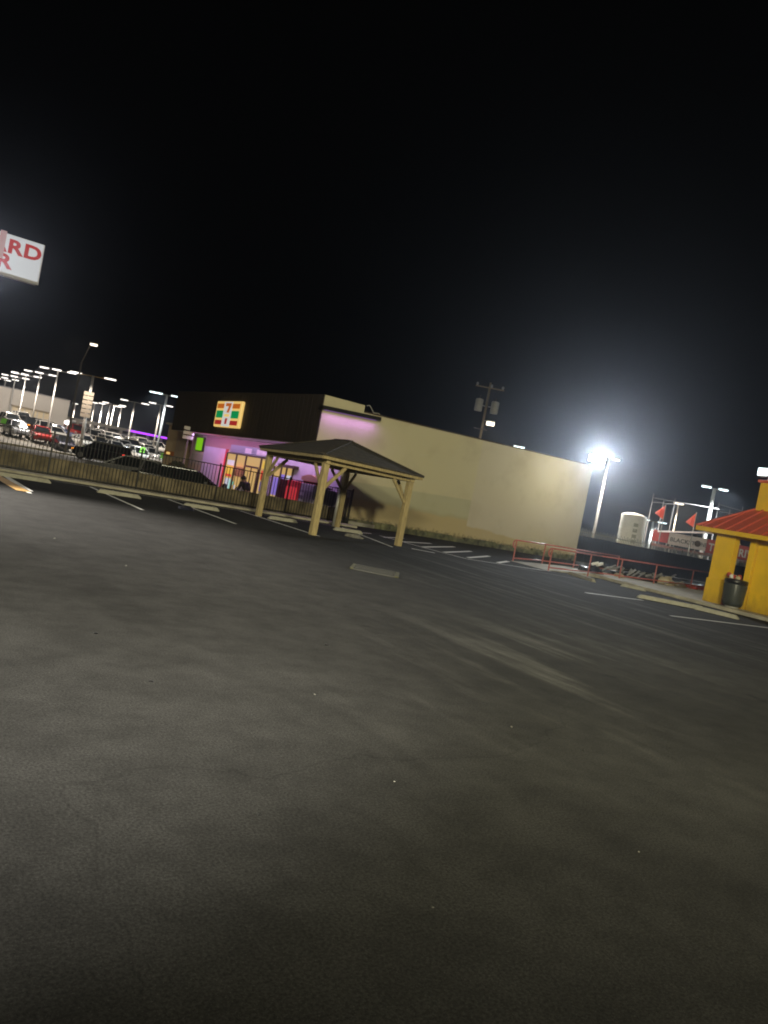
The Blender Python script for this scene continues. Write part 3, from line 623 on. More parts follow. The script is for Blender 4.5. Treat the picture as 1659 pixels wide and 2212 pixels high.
# ------------------------------------------------------------------ cars
PAINT = {}
def paint(n, c, r=0.3):
    if n not in PAINT: PAINT[n] = mat(n + "_car_paint", c, r, 0.15 if n not in ('white',) else 0.0, coat=0.6)
    return PAINT[n]
COLS = dict(white=(0.62, 0.6, 0.56), silver=(0.36, 0.37, 0.4), red=(0.42, 0.03, 0.025), navy=(0.035, 0.035, 0.07), black=(0.008, 0.008, 0.009), blue=(0.16, 0.2, 0.34), grey=(0.12, 0.12, 0.125), tan=(0.42, 0.36, 0.26))
SHAPE = {
 'sedan': dict(L=4.6, body=[(-2.3, .74, .42, .86), (-2.16, .84, .30, .99), (-1.5, .9, .22, 1.02), (0, .91, .2, .97), (1.1, .9, .2, .94), (1.95, .86, .24, .80), (2.22, .78, .32, .66), (2.3, .68, .4, .58)], gh=[(-1.95, 1.0), (1.2, .94), (-1.1, 1.42), (0.3, 1.44)], hw=(.82, .58), wr=.33, wx=(-1.4, 1.4)),
 'suv': dict(L=4.75, body=[(-2.36, .78, .5, 1.05), (-2.28, .88, .36, 1.12), (-1.5, .93, .28, 1.12), (0, .94, .27, 1.1), (1.1, .93, .27, 1.08), (2.0, .9, .3, 1.0), (2.3, .82, .36, .86), (2.37, .72, .45, .7)], gh=[(-2.28, 1.1), (1.25, 1.08), (-1.95, 1.70), (0.45, 1.73)], hw=(.86, .66), wr=.37, wx=(-1.42, 1.45)),
 'hatch': dict(L=4.1, body=[(-2.05, .74, .44, .95), (-1.97, .83, .3, 1.03), (-1.3, .88, .24, 1.03), (0, .89, .22, 1.0), (0.9, .88, .22, .97), (1.7, .84, .26, .85), (1.98, .76, .34, .7), (2.05, .66, .42, .6)], gh=[(-1.98, 1.02), (1.15, .97), (-1.6, 1.48), (0.25, 1.5)], hw=(.81, .6), wr=.32, wx=(-1.28, 1.27)),
}
CACHE = {}
def make_car(kind, colour):
    key = (kind, colour); s = SHAPE[kind]; pm = paint(colour, COLS[colour], 0.22)
    r = bpy.data.objects.new("parked_car", None); r.empty_display_size = 0.3
    b_ = MB(); rings = []
    for x, w, z0, z1 in s['body']:
        zm = z0 + (z1 - z0) * 0.62
        rings.append([(x, -w * .9, z0), (x, w * .9, z0), (x, w, z0 + .12), (x, w, zm), (x, w * .93, z1), (x, -w * .93, z1), (x, -w, zm), (x, -w, z0 + .12)])
    b_.loft(rings); body = b_.build("body", pm, r, smooth=False, bevel=0.03)
    (xb0, zb0), (xb1, zb1), (xt0, zt0), (xt1, zt1) = s['gh']; w0, w1 = s['hw']
    MB().hexa([(xb0, -w0, zb0 - .04), (xb1, -w0, zb1 - .04), (xb1, w0, zb1 - .04), (xb0, w0, zb0 - .04), (xt0, -w1, zt0), (xt1, -w1, zt1), (xt1, w1, zt1), (xt0, w1, zt0)]).build("window_glass", MT['glass'], r, bevel=0.04)
    rf_ = MB().hexa([(xt0 - .1, -w1 - .02, zt0 - .02), (xt1 + .1, -w1 - .02, zt1 - .02), (xt1 + .1, w1 + .02, zt1 - .02), (xt0 - .1, w1 + .02, zt0 - .02), (xt0 + .1, -w1 + .08, zt0 + .05), (xt1 - .15, -w1 + .08, zt1 + .05), (xt1 - .15, w1 - .08, zt1 + .05), (xt0 + .1, w1 - .08, zt0 + .05)])
    for sgn in (-1, 1):
        rf_.bar((xb0, sgn * w0, zb0 - .02), (xt0, sgn * (w1 + .01), zt0), .09, .09); rf_.bar((xb1, sgn * w0, zb1 - .02), (xt1, sgn * (w1 + .01), zt1), .07, .07)
        xm = (xb0 + xb1) / 2 - .15; rf_.bar((xm, sgn * w0, zb0), (xm - .05, sgn * (w1 + .012), zt0), .09, .04)
    rf_.build("roof", pm, r, bevel=0.02)
    for sgn in (-1, 1):
        MB().bar((xt0 - .05, sgn * (w1 + .035), zt0 - .005), (xt1 + .05, sgn * (w1 + .035), zt1 - .005), .03, .03).bar((xb0 + .05, sgn * (w0 + .012), zb0 - .012), (xb1 - .05, sgn * (w0 + .012), zb1 - .012), .025, .03).build("highlight_trim", MT['chrome'], r)  # bars added along roof and window lines to stand for highlight streaks
    for x in s['wx']:
        for sgn in (-1, 1):
            wy = s['body'][3][1]
            ty = MB().tube((x, sgn * (wy - .2), s['wr']), (x, sgn * (wy + .012), s['wr']), s['wr'], n=18).build("wheel", MT['rubber'], r)
            MB().tube((x, sgn * (wy + .0125), s['wr']), (x, sgn * (wy + .022), s['wr']), s['wr'] * .62, s['wr'] * .55, n=14).build("rim", MT['rim'], ty)
    xf, wf, zf0, zf1 = s['body'][-2]; xr, wr_, zr0, zr1 = s['body'][1]
    for sgn in (-1, 1):
        MB().box(xf - .16, xf + .05, sgn * wf * .98 - .13, sgn * wf * .98 + .03 if sgn > 0 else sgn * wf * .98 + .13, zf1 - .16, zf1 - .03).build("headlight", MT['headlens'], r, bevel=.02)
        MB().box(xr - .09, xr + .12, sgn * wr_ * .95 - .1, sgn * wr_ * .95 + .1, zr1 - .26, zr1 - .08).build("tail_light", MT['taillens'], r, bevel=.02)
        MB().box(xb1 - .55, xb1 - .35, sgn * (w0 + .06) - .09, sgn * (w0 + .06) + .09, zb1 + .02, zb1 + .16).build("wing_mirror", pm, r, bevel=.02)
    MB().box(xf + .0, s['body'][-1][0] + .02, -.5, .5, zf0 + .02, zf0 + .16).build("grille", MT['black'], r)
    return r
def car(kind, colour, p, rz, label, group=None, scale=1.0):
    key = (kind, colour)
    if key not in CACHE:
        r = make_car(kind, colour); CACHE[key] = r; COL.objects.link(r)
    else: r = copy_tree(CACHE[key])
    r.location = p; r.rotation_euler = (0, 0, rz); r.scale = (scale,) * 3
    return tag(r, label, "car", group)
def lotp(px, d):
    p = AT(px, 1000, d); w = (Vector((p.x, p.y, 0)) - Vector((KP.x, KP.y, 0))).dot(KN); return Vector((p.x, p.y, LOW + 0.025 + max(0, w - 9) * .062))
VX = -YAW                                      # heading of the picture's horizontal across the site
DEAL = "cars for sale on the dealer lot across the street"
suv = car('suv', 'black', lotp(217, 66), PI + VX - 0.06, "black sport utility with brake and orange turn lamps lit on the street")
for ch in suv.children:
    if ch.name.startswith("tail_light"): ch.data = ch.data.copy(); ch.data.materials[0] = EM['brake']
    if ch.name.startswith("headlight"): ch.data = ch.data.copy(); ch.data.materials[0] = EM['turn']
car('sedan', 'black', lotp(413, 31.8), VX + 0.2, "black car whose roof rises highest behind the low wall, beside the purple panel", "dark cars parked behind the low wall")
car('sedan', 'grey', lotp(288, 36.8), VX + PI + 0.15, "dark car behind the low wall left of the black car, below the street pole", "dark cars parked behind the low wall")
car('suv', 'silver', lotp(22, 82), VX - 0.9, "silver blue sport utility at the left end of the front row", DEAL)
car('suv', 'red', lotp(76, 82), VX - 1.0, "red sport utility in the front row of the dealer lot", DEAL)
car('sedan', 'navy', lotp(128, 80), VX - 0.95, "dark navy sedan in the front row beside the street pole", DEAL)
car('suv', 'white', lotp(293, 88), VX - 0.8, "white sport utility just right of the black moving one", DEAL)
car('hatch', 'white', lotp(352, 84), VX - 0.8, "white hatchback with a green price card beside the pale lamp pole", DEAL)
car('sedan', 'white', lotp(172, 90), VX - 0.9, "white sedan with a green card behind the black moving car", DEAL)
car('hatch', 'white', lotp(322, 96), VX - 0.8, "white hatchback in the second row left of the paired lamp poles", DEAL)
car('hatch', 'white', lotp(426, 62), VX - 0.9, "white hatchback with dark glass beside the purple store panel", DEAL)
car('sedan', 'blue', lotp(112, 98), VX + 0.1, "pale blue sedan standing side on before the white showroom", DEAL)
car('suv', 'red', lotp(150, 104), VX - 0.8, "red car far back near the bright lamp of the showroom", DEAL)
car('suv', 'black', lotp(48, 95), VX - 0.8, "black tall car behind the red one in the second row", DEAL)
r5 = random.Random(5)
for row, (d_, pxs) in enumerate(((93, (6, 80, 105, 205, 222, 240, 258, 276)), (102, (12, 30, 62, 90, 190, 207, 224, 242, 259, 277, 296, 312)), (112, (200, 220, 238, 258, 276, 295, 312, 330, 345)))):
    for px in pxs:
        kd = r5.choice(('sedan', 'hatch', 'suv')); cl = 'white' if (r5.random() < 0.72) else r5.choice(('silver', 'tan', 'grey'))
        car(kd, cl, lotp(px + r5.uniform(-2, 2), d_ + r5.uniform(-1, 1)), VX - 0.85, "pale car in the far rows of the dealer lot under the lamps", "far rows of pale cars")
# green price cards on windscreens
for px, py, d, lab in ((176, 968, 89.0, "green price card above the bonnet of the black moving car"), (352, 985, 83.0, "green price card on the white hatchback beside the pale lamp pole"), (308, 972, 87, "green price card on the white sport utility"), (8, 910, 80.5, "pale green price card on the silver blue sport utility")):
    p = AT(px, py, d); c = MB().box(-0.28, 0.28, -0.01, 0.01, -0.32, 0.32).build("price_card", EM['sticker']); c.location = p; c.rotation_euler = (-0.35, 0, VX); tag(c, lab, "price card", "green price cards on the cars")

# ------------------------------------------------------------------ lamp poles
LIGHTS = []
def lot_lamp(px, py, z, label, heads=2, spread=1.25, pole='polegrey', lens='lamp', hs=(0.75, 0.34), group="tall lamps over the dealer lot", rz=None, rad=0.11, tilt=0.12):
    p = AZ(px, py, z); t_ = thing("lamp_post", label, "lamp post", (p.x, p.y, LOW), VX if rz is None else rz, group); H_ = z - LOW
    MB().tube((0, 0, 0.4), (0, 0, H_), rad, rad * 0.7, n=10).build("pole", MT[pole], t_, smooth=True)
    MB().tube((0, 0, 0), (0, 0, 0.4), rad * 2, n=10).build("base", MT['concrete'], t_)
    if heads > 1: MB().bar((-spread * .9, 0, H_ - 0.05), (spread * .9, 0, H_ - 0.05), 0.07).build("arm", MT[pole], t_)
    for k in range(heads):
        x = 0 if heads == 1 else -spread + 2 * spread * k / (heads - 1)
        y = -0.35 if (heads == 3 and k == 1) else 0
        zt = H_ + 0.04
        hd = MB().box(x - hs[0] / 2, x + hs[0] / 2, y - hs[1] / 2, y + hs[1] / 2, zt, zt + 0.1).build("lamp_head", MT[pole], t_, bevel=0.02)
        MB().hexa([(x - hs[0] * .46, y - hs[1] * .55, zt - .10), (x + hs[0] * .46, y - hs[1] * .55, zt - .10), (x + hs[0] * .46, y + hs[1] * .4, zt - .10), (x - hs[0] * .46, y + hs[1] * .4, zt - .10),
                   (x - hs[0] * .46, y - hs[1] * .55, zt - .003), (x + hs[0] * .46, y - hs[1] * .55, zt - .003), (x + hs[0] * .46, y + hs[1] * .4, zt - .003), (x - hs[0] * .46, y + hs[1] * .4, zt - .003)]).build("lens", EM[lens], hd)
    if px > 45: LIGHTS.append((p, lens))
    return t_
for k, (px, py, lab) in enumerate(((126, 800, "lamp post with three heads at the right end of the receding row before the showroom"), (88, 806, "second three headed lamp post from the right in the showroom row"),
                      (57, 810, "third three headed lamp post from the right in the showroom row"), (33.6, 814, "fourth three headed lamp post from the right in the showroom row"), (13, 817, "three headed lamp post nearest the left edge"), (-3, 818, "lamp post half cut by the left edge"))):
    lot_lamp(px, py, 8.2, lab, 3, 1.55 + 0.0 * k, hs=(0.95, 0.4))
sg = lot_lamp(201.6, 812, 8.2, "orange lit lamp post with two heads and a white plate column on its shaft", 2, 1.9, hs=(1.2, 0.55), rad=0.2)
sg.children[0].data.materials[0] = mat("amber_pole", (0.55, 0.36, 0.12), 0.6)
pl = MB()
for k in range(6): pl.box(-0.55, 0.55, -0.26, -0.21, 4.0 + 0.48 * k, 4.4 + 0.48 * k)
pl.build("sign_plate", mat('beige_plate', (.17, .14, .105), .7), sg)
lot_lamp(361, 853, 8.0, "pale lamp post with two cool white heads beside the dark fascia", 2, 1.25, lens='lampcool', hs=(1.5, 0.5), rad=0.17)
lot_lamp(348, 874, 8.0, "lamp post with two heads just left of the cool white one", 2, 1.2, hs=(1.0, 0.4), rad=0.14)
lot_lamp(291.6, 868.4, 8.0, "lamp post with two heads left of the purple tube", 2, 1.6, hs=(1.1, 0.45), rad=0.16)
for px, py, hd, lab in ((247, 873, 2, "two headed lamp post in the middle of the far row"), (238, 875, 2, "two headed lamp post close left of the middle far one"), (263, 878, 1, "thin far lamp post right of the middle pair"), (222, 872, 1, "far single lamp post third right of the plate column"), (205, 870, 1, "far single lamp post just right of the plate column"), (163, 872, 1, "small far lamp post left of the plate column")):
    lot_lamp(px, py, 8.0, lab, hd, 1.5, hs=(1.1, 0.5), rad=0.13)
# street light with raking arm
p = AZ(176, 783, 8.1); t_ = thing("street_light", "tall dark street light with a raking arm at the kerb", "street light", (p.x, p.y, LOW), VX)
MB().tube((0, 0, 0), (0, 0, 8.5), 0.12, 0.08, n=10).build("pole", MT['poledark'], t_, smooth=True)
tip = AT(197, 741, (Vector((p.x * math.sin(YAW) + p.y * math.cos(YAW), 0, 0))).x) - Vector((p.x, p.y, LOW)); tip = Matrix.Rotation(-VX, 4, 'Z') @ tip
MB().tube((0, 0, 8.5), tip, 0.06, 0.045, n=8).build("arm", MT['poledark'], t_)
hd = MB().box(tip.x - .1, tip.x + .6, -.16, .16, tip.z - .04, tip.z + .09).build("lamp_head", MT['poledark'], t_, bevel=.02)
MB().box(tip.x + .0, tip.x + .55, -.18, .14, tip.z - .2, tip.z - .042).build("lens", EM['warm'], hd); LIGHTS.append((AT(200, 743, 60), 'warm'))
# bright low lamp by the showroom
p = AT(146, 913, 100); t_ = thing("area_light", "bright low lamp on a short post near the showroom corner", "lamp", (p.x, p.y, LOW)); MB().tube((0, 0, 0), (0, 0, p.z - LOW - .2), .07).build("pole", MT['polegrey'], t_)
MB().lathe([(.1, -.3), (.42, -.15), (.42, .15), (.1, .3)], 14).build("globe", EM['lamp'], t_, loc=(0, 0, p.z - LOW), smooth=True)

# ------------------------------------------------------------------ buildings beyond
def slab_px(name, x0, x1, d0, d1, ztop_, label, material, depth=14):
    A, B = AT(x0, 950, d0), AT(x1, 950, d1); d = Vector((B.x - A.x, B.y - A.y, 0)); L = d.length; t_ = thing(name, label, "building", (A.x, A.y, LOW), math.atan2(d.y, d.x))
    MB().box(0, L, 0, depth, 0, ztop_ - LOW).build("wall", material, t_); return t_, L
t_, L = slab_px("showroom", -60, 136, 112, 118, 6.4, "pale flat roofed showroom behind the cars with a wide lit bay", MT['offwall'])
w = MB().box(L * .36, L * .80, -.02, -.002, 0.6, 4.3).build("window", EM['showroom'], t_)
wf = MB(); 
for k in range(7): x = L * .36 + L * .44 * k / 6; wf.box(x - .08, x + .08, -.1, -.021, .6, 4.3)
wf.box(L * .36, L * .80, -.11, -.022, 3.2, 3.35); wf.build("mullion", MT['offwall'], w); MB().box(L * .355, L * .805, -.5, -.003, 4.31, 4.5).build("canopy", mat("tan_canopy", (.3, .24, .16), .8), t_)
MB().box(-0.1, L + .1, -.12, 14.1, 6.81, 6.95).build("roof_edge", MT['greywall'], t_)
MB().box(L * .93, L * .985, -.03, -.001, .5, 2.6).build("door", MT['darkframe'], t_)
t_, L = slab_px("workshop", 124, 372, 122, 134, 3.3, "long low grey building with a pale roof beam and purple tube along its eave", MT['greywall'])
rb = MB().box(0, L, -1.2, -.9, 4.1, 4.5).build("roof_beam", MT['offwall'], t_); MB().box(0, L, -.898, 13, 4.3, 4.48).build("roof", MT['greywall'], t_)
MB().box(L * .56, L + 2, -1.35, -1.22, 4.15, 4.42).build("neon_tube", EM['neon'], rb)
for k in range(9): MB().box(L * k / 8 - .2, L * k / 8 + .2, -.9, -.5, 0, 4.29).build("pillar", MT['offwall'], t_)
MB().box(L * .45, L, -.04, -.002, 1.5, 1.7).build("wall_band", MT['offwall'], t_)
t_, L = slab_px("annex", 360, 441, 57, 53, 3.6, "beige building seen between the pale lamp post and the green panel", MT['beigewall'], 9)
MB().box(L * .36, L * .62, -.22, -.002, 0, 4.0).build("pilaster", mat("pinkish_render", (.45, .36, .28), .85), t_)
MB().box(-.06, L + .06, -.26, 9.05, 4.01, 4.14).build("roof_edge", MT['offwall'], t_)
os_ = MB().box(L * .03, L * .33, -.1, -.003, 1.75, 2.1).build("sign_board", mat("orange_board", (.5, .17, .04), .6), t_)
MB().box(L * .1, L * .2, -.112, -.101, 1.85, 2.02).build("logo", EM['svc'], os_)
# street plates on a post, thin pole beside it
p = AT(398, 990, 46); t_ = thing("street_sign", "small white plates stacked on a thin post before the beige building", "sign", (p.x, p.y, LOW), VX)
pt = AT(402, 935, 46); MB().tube((0, 0, 0), (0, 0, pt.z - LOW + .3), .035).build("post", MT['poledark'], t_)
for z in (-.05, .22, .5): MB().box(-.32, .32, -.06, -.04, pt.z - LOW - .3 + z, pt.z - LOW - .1 + z).build("plate", MT['white'], t_)
p = AT(410, 990, 47); pt = AT(418, 926, 47); o = MB().tube((0, 0, 0), (0, 0, pt.z - LOW), .04).build("thin_pole", MT['darkframe']); o.location = (p.x, p.y, LOW); tag(o, "thin brown pole right of the stacked white plates", "pole")
# dark shrub behind the second black car
p = lotp(384, 43); t_ = thing("shrub", "dark rounded shrub behind the black car", "shrub", p); rr = random.Random(4)
lf = MB()
for k in range(900):
    a = rr.uniform(0, 2 * PI); h = rr.uniform(0.1, 1.0); r_ = 0.72 * math.sqrt(max(0, 1 - (h - .35) ** 2 / .46)) * rr.uniform(.6, 1.05); c = Vector((r_ * math.cos(a), r_ * math.sin(a), .15 + h * 1.4)); s_ = rr.uniform(.05, .1)
    n = Vector((rr.uniform(-1, 1), rr.uniform(-1, 1), rr.uniform(-.3, 1))).normalized(); u_ = n.orthogonal().normalized() * s_; w_ = n.cross(u_)
    lf.poly([c - u_, c - w_ * .6, c + u_, c + w_ * .6])
lf.build("crown", MT['foliage'], t_); MB().tube((0, 0, 0), (0, 0, .7), .05, .02).build("trunk", MT['polewood'], t_)

# ------------------------------------------------------------------ tall lit sign at upper left
TR, BR = AT(97.8, 531, 30.0), AT(81.6, 611, 30.0); hgt = TR.z - BR.z; X1 = TR.x; Yf = TR.y; WD = 5.0
sn = thing("pole_sign", "white lit box sign with red capital letters high above the fence", "sign", (X1 - WD, Yf, LOW)); zb0 = BR.z - LOW; zb1 = TR.z - LOW
MB().box(0, WD, 0, 0.75, zb0 - .02, zb1 + .02).build("cabinet", MT['signedge'], sn, bevel=0.02)
fc = MB().box(0.02, WD - 0.04, -.03, -.002, zb0 + .02, zb1 - .0).build("face", EM['signface'], sn)
MB().box(0.0, WD, -.05, .02, zb0 - .10, zb0 - .022).build("bottom_trim", mat("grey_trim", (.4, .37, .4), .5), sn)
MB().box(0.05, WD - .05, .1, .65, zb0 - .035, zb0 - .021).build("belly_panel", glow("belly_glow", (1, .9, .85), .10), sn)
MB().box(WD + .001, WD + .012, .06, .7, zb0 + .02, zb1 - .02).build("end_panel", glow("end_glow", (.7, .65, 1.0), .10), sn)
def sx_(px, py): return PB(px, py, Yf).x - (X1 - WD)
M1 = frame((sx_(87.5, 565), -.032, zb1 - 0.66), (1, 0, 0)); text("lettering", "ARD", 0.72, EM['signred'], sn, M1, 0.004, 0.026, 'RIGHT', sx=1.2)
M2 = frame((sx_(21.5, 583), -.032, zb0 + 0.2), (1, 0, 0)); text("lettering", "R", 0.72, EM['signred'], sn, M2, 0.004, 0.026, 'RIGHT', sx=1.2)
MB().box(sx_(-6, 540), sx_(8, 540), -.16, -.04, zb0 + .5, zb1 + .05).build("edge_strip", EM['signpink'], sn)
MB().tube((0.8, .37, 0), (0.8, .37, zb0 - .02), .22, n=14).build("pole", MT['polegrey'], sn, smooth=True)

# ------------------------------------------------------------------ floodlight on the wall corner
fl = thing("floodlight", "glaring three panel floodlight on the far top corner of the cream wall", "floodlight", (31.6, 28.9, 5.25))
MB().tube((0, 0, -.15), (0, -.35, .35), .04).build("bracket", MT['steel'], fl)
hous = MB().box(-.5, .5, -.5, -.36, .12, .55).build("housing", MT['black'], fl, bevel=.02)
for k in range(3): MB().box(-.47 + .325 * k, -.18 + .325 * k, -.53, -.501, .16, .51).build("lens", EM['flood'], hous)
fl.rotation_euler = (0, 0, -0.35)

# ------------------------------------------------------------------ utility pole with transformers behind the wall
D = 75.0; pb, ptp = AT(1036, 950, D), AT(1053, 832, D)
up_ = thing("utility_pole", "wooden utility pole with two grey transformers and a crossarm behind the wall", "utility pole", (pb.x, pb.y, LOW), VX); Hp = ptp.z - LOW
MB().tube((0, 0, 0), (0, 0, Hp + .3), .17, .11, n=10).build("pole", MT['polewood'], up_, smooth=True)
MB().bar((-1.4, -.16, Hp - .25), (1.4, -.16, Hp - .25), .12).build("crossarm", MT['polewood'], up_)
ins = []
for x in (-1.25, .15, 1.25): MB().lathe([(.05, 0), (.13, .05), (.07, .12), (.14, .17), (.06, .3)], 10).build("insulator", MT['steel'], up_, loc=(x, -.16, Hp - .19))
for x in (-.75, .8):
    tf = MB().lathe([(.36, 0), (.38, .05), (.38, 1.1), (.32, 1.18), (.1, 1.22)], 16).build("transformer", MT['steel'], up_, loc=(x, -.25, Hp - 2.65), smooth=False)
    MB().tube((0, 0, 1.22), (0, 0, 1.55), .05).build("bushing", MT['darkframe'], tf)
    MB().bar((-math.copysign(.37, x), .05, .6), (-math.copysign(.62, x), .2, .6), .08).build("bracket", MT['steel'], tf)
MB().bar((-.8, -.13, Hp - 4.3), (.5, -.13, Hp - 4.3), .08).build("cable_rack", MT['darkframe'], up_)
ll = AT(1058, 914, D - 1); lv = Matrix.Rotation(-VX, 4, 'Z') @ (ll - Vector((pb.x, pb.y, LOW)))
MB().tube((.1, -.1, lv.z + .25), (lv.x, lv.y, lv.z + .2), .04).build("lamp_arm", MT['steel'], up_)
hd = MB().box(lv.x - .35, lv.x + .45, lv.y - .2, lv.y + .2, lv.z + .1, lv.z + .24).build("lamp_head", MT['steel'], up_, bevel=.03); MB().box(lv.x - .3, lv.x + .42, lv.y - .24, lv.y + .17, lv.z - .22, lv.z + .098).build("lens", EM['warm'], hd)
LIGHTS.append((ll, 'util'))
# other lamps beyond the wall and the yard
G2 = "lamps over the yard behind the wall"
lot_lamp(1121, 966, 8.2, "single lamp head showing just above the wall coping", 1, hs=(1.0, .5), group=G2, lens='lampcool')
lot_lamp(1315, 990, 8.0, "two headed lamp post just right of the glaring floodlight", 2, .62, hs=(.55, .35), group=G2, rad=.13)
lot_lamp(1544, 1055, 7.4, "tall two headed lamp post above the red flags by the yellow hut", 2, .72, hs=(.72, .5), group=G2, lens='lampcool', rad=.2)
lot_lamp(1466, 1088, 7.6, "single starry lamp between the two red flags", 1, hs=(1.2, .6), group=G2, lens='warm')
sl_ = lot_lamp(1412, 1126, 5.4, "short amber lamp post with two heads beside the white tank", 2, 1.3, hs=(1.3, .6), group=G2, rad=.24, lens='lampcool'); sl_.children[0].data.materials[0] = bpy.data.materials["amber_pole"]

# ------------------------------------------------------------------ handrails
def handrail(y, xs, xe, z1, label, loopx):
    t_ = thing("handrail", label, "handrail", (xs, y, 0), 0, "red handrails of the access ramp"); L = xe - xs; r = .028
    top = MB(); arc = [(-.12 * math.sin(PI * k / 8) * 1.0, 0, .53 + (.15) * (1 - math.cos(PI * k / 8))) for k in range(9)]
    arc = [(x - .0, yv, z + (0.83 - .83)) for x, yv, z in arc]
    top.path(arc, r); top.path([(0, 0, .83), (L * .25, 0, .86), (L, 0, z1)], r); top.build("top_rail", MT['rail'], t_, smooth=True)
    MB().path([(0, 0, .12), (L * .25, 0, .2), (L, 0, z1 - .62)], r * .85).build("lower_rail", MT['rail'], t_, smooth=True)
    return t_
nr = handrail(19.9, 20.62, 31.5, .96, "near red pipe handrail running to the yellow column", True)
for x in (0.02, 2.13, 3.93, 6.08, 8.55, 10.8): MB().tube((x, 0, 0.0), (x, 0, .83 + .012 * x), .026).build("post", MT['rail'], nr)
fr = handrail(22.0, 20.8, 26.9, .9, "far red pipe handrail nearer the cream wall", True)
for x in (0.02, 1.6, 3.4, 6.08): MB().tube((x, 0, 0.0), (x, 0, .83 + .012 * x), .026).build("post", MT['rail'], fr)

# ------------------------------------------------------------------ screen fence and picket fence behind ramp
sf = thing("screen_fence", "black fabric screened fence beyond the ramp running on from the wall", "fence", (31.95, 29.1, 0)); L = 34
MB().box(0, L, 0, .03, 0, 1.42).build("screen", MT['mesh'], sf)
for k in range(12): MB().tube((k * L / 11, .07, 0), (k * L / 11, .07, 1.75), .035, n=8).build("post", MT['iron'], sf)
pf = MB(); n = 230
for k in range(n): x = .1 + k * (L - .2) / n; pf.box(x - .014, x + .014, .034, .058, 1.0, 1.85 if k % 2 else 1.78)
pf.box(0, L, .0585, .09, 1.62, 1.66); pf.build("picket_panel", mat("pale_picket", (.30, .31, .29), .6), sf)

# ------------------------------------------------------------------ scrap heap by the handrail
def heap(name, p, sx, sy, sz, material, label, cat, seed, n=3):
    rr = random.Random(seed); b_ = MB(); bmesh.ops.create_icosphere(b_.bm, subdivisions=n, radius=1.0)
    for v in b_.bm.verts:
        k = 1 + .22 * math.sin(v.co.x * 5 + seed) * math.cos(v.co.y * 4 + seed) + rr.uniform(-.10, .10); v.co = Vector((v.co.x * sx * k, v.co.y * sy * k, max(-.02, v.co.z * k) * sz))
    o = b_.build(name, material); o.location = p; o.rotation_euler = (0, 0, rr.uniform(-.3, .3)); return tag(o, label, cat)
YH = 20.9
def hx(px, py): return PB(px, py, YH)
heap("tarp_heap", (24.0, YH, .12), .55, .4, .3, MT['tarp'], "black tarpaulin heap at the left end of the scrap pile", "tarpaulin", 1)
heap("tarp_heap", (27.6, YH + .1, .12), 1.9, .45, .26, MT['tarp'], "long black tarpaulin under the white slats behind the handrail", "tarpaulin", 2)
heap("rubbish_sack", (28.2, YH - .5, .12), .4, .28, .34, MT['sack'], "beige sack in the scrap pile below the slats", "sack", 3)
heap("rubbish_sack", (29.3, YH - .4, .12), .36, .26, .2, MT['sack'], "flat beige sack at the right of the scrap pile", "sack", 4)
heap("rubbish_sack", (25.3, YH - .4, .12), .22, .2, .16, MT['sack'], "small tan sack near the handrail's paired posts", "sack", 5)
heap("tarp_heap", (31.3, YH + .1, .12), 1.2, .4, .2, MT['tarp'], "low black tarpaulin running behind the yellow column", "tarpaulin", 6)
rr = random.Random(9); SG = "white slats leaning on the scrap heap"
for k in range(22):
    x = 24.6 + k * .2 + rr.uniform(-.14, .14); L_ = rr.uniform(.22, .62); w_ = rr.uniform(.025, .05); o = MB().box(-L_ / 2, L_ / 2, -w_, w_, -.012, .012).build("slat", MT['slat']); o.location = (x, YH - .25 + rr.uniform(-.1, .1), .43 + rr.uniform(-.1, .08)); o.rotation_euler = (rr.uniform(.5, 1.4), -rr.uniform(.0, .75), rr.uniform(-.6, .5)); tag(o, "white slat leaning with others on the black tarpaulin", "slat", SG)
for x, y in ((23.85, YH - .3), (24.05, YH - .35)):
    o = MB().box(-.14, .14, -.08, .08, -.05, .05).build("loose_block", MT['white'], bevel=.02); o.location = (x, y, .5); o.rotation_euler = (.2, .4, x * 3); tag(o, "white scrap block on the black heap at the left end", "block", "white blocks on the heap")
for x in (29.9, 30.5, 31.1):
    o = MB().box(-.3, .3, -.1, .1, 0, .14).build("red_plank", MT['redbrick'], bevel=.02); o.location = (x, YH - .5, .121); o.rotation_euler = (0, 0, x); tag(o, "red piece lying in the low rubble beside the yellow column", "plank", "red pieces in the rubble")

# ------------------------------------------------------------------ yellow drive-through hut
hu = thing("drive_through_hut", "yellow stucco hut with red ribbed metal roof and yellow tower", "hut", (23.8, 15.65, .123))
def hb(name, x0, x1, y0, y1, z0, z1, mm, bevel=.01, parent=None): return MB().box(x0, x1, y0, y1, z0, z1).build(name, MT[mm], parent or hu, bevel=bevel)
# local: x into the hut, y negative towards the camera side; column at the far corner
hb("column", 0, .3, -.70, 0, .8, 2.33, 'yellow'); hb("column_base", -.035, .335, -.735, .035, 0, .799, 'yellow')
hb("wall", .33, .55, -3.0, -1.34, 0, 2.33, 'yellow'); hb("wall", .33, .55, -9.0, -3.0, 0, .98, 'yellow'); hb("wall", .33, .55, -9.0, -3.0, 2.16, 2.33, 'yellow')
hb("wall_base", .29, .329, -9.0, -1.36, 0, .6, 'yellow'); hb("corner_post", .20, .42, -1.33, -1.12, 0, 2.33, 'yellow')
hb("lintel", -.02, .5, -9.0, .02, 2.331, 2.47, 'yellowtrim')
bk = hb("back_wall", 4.4, 4.6, -9, -1.34, 0, 2.33, 'yellow')
for y0, y1 in ((-.55, -.08), (-1.85, -.85), (-3.2, -2.2)): MB().box(-.034, -.021, y0, y1, 2.37, 2.42).build("vent_slot", MT['darkframe'], hu)
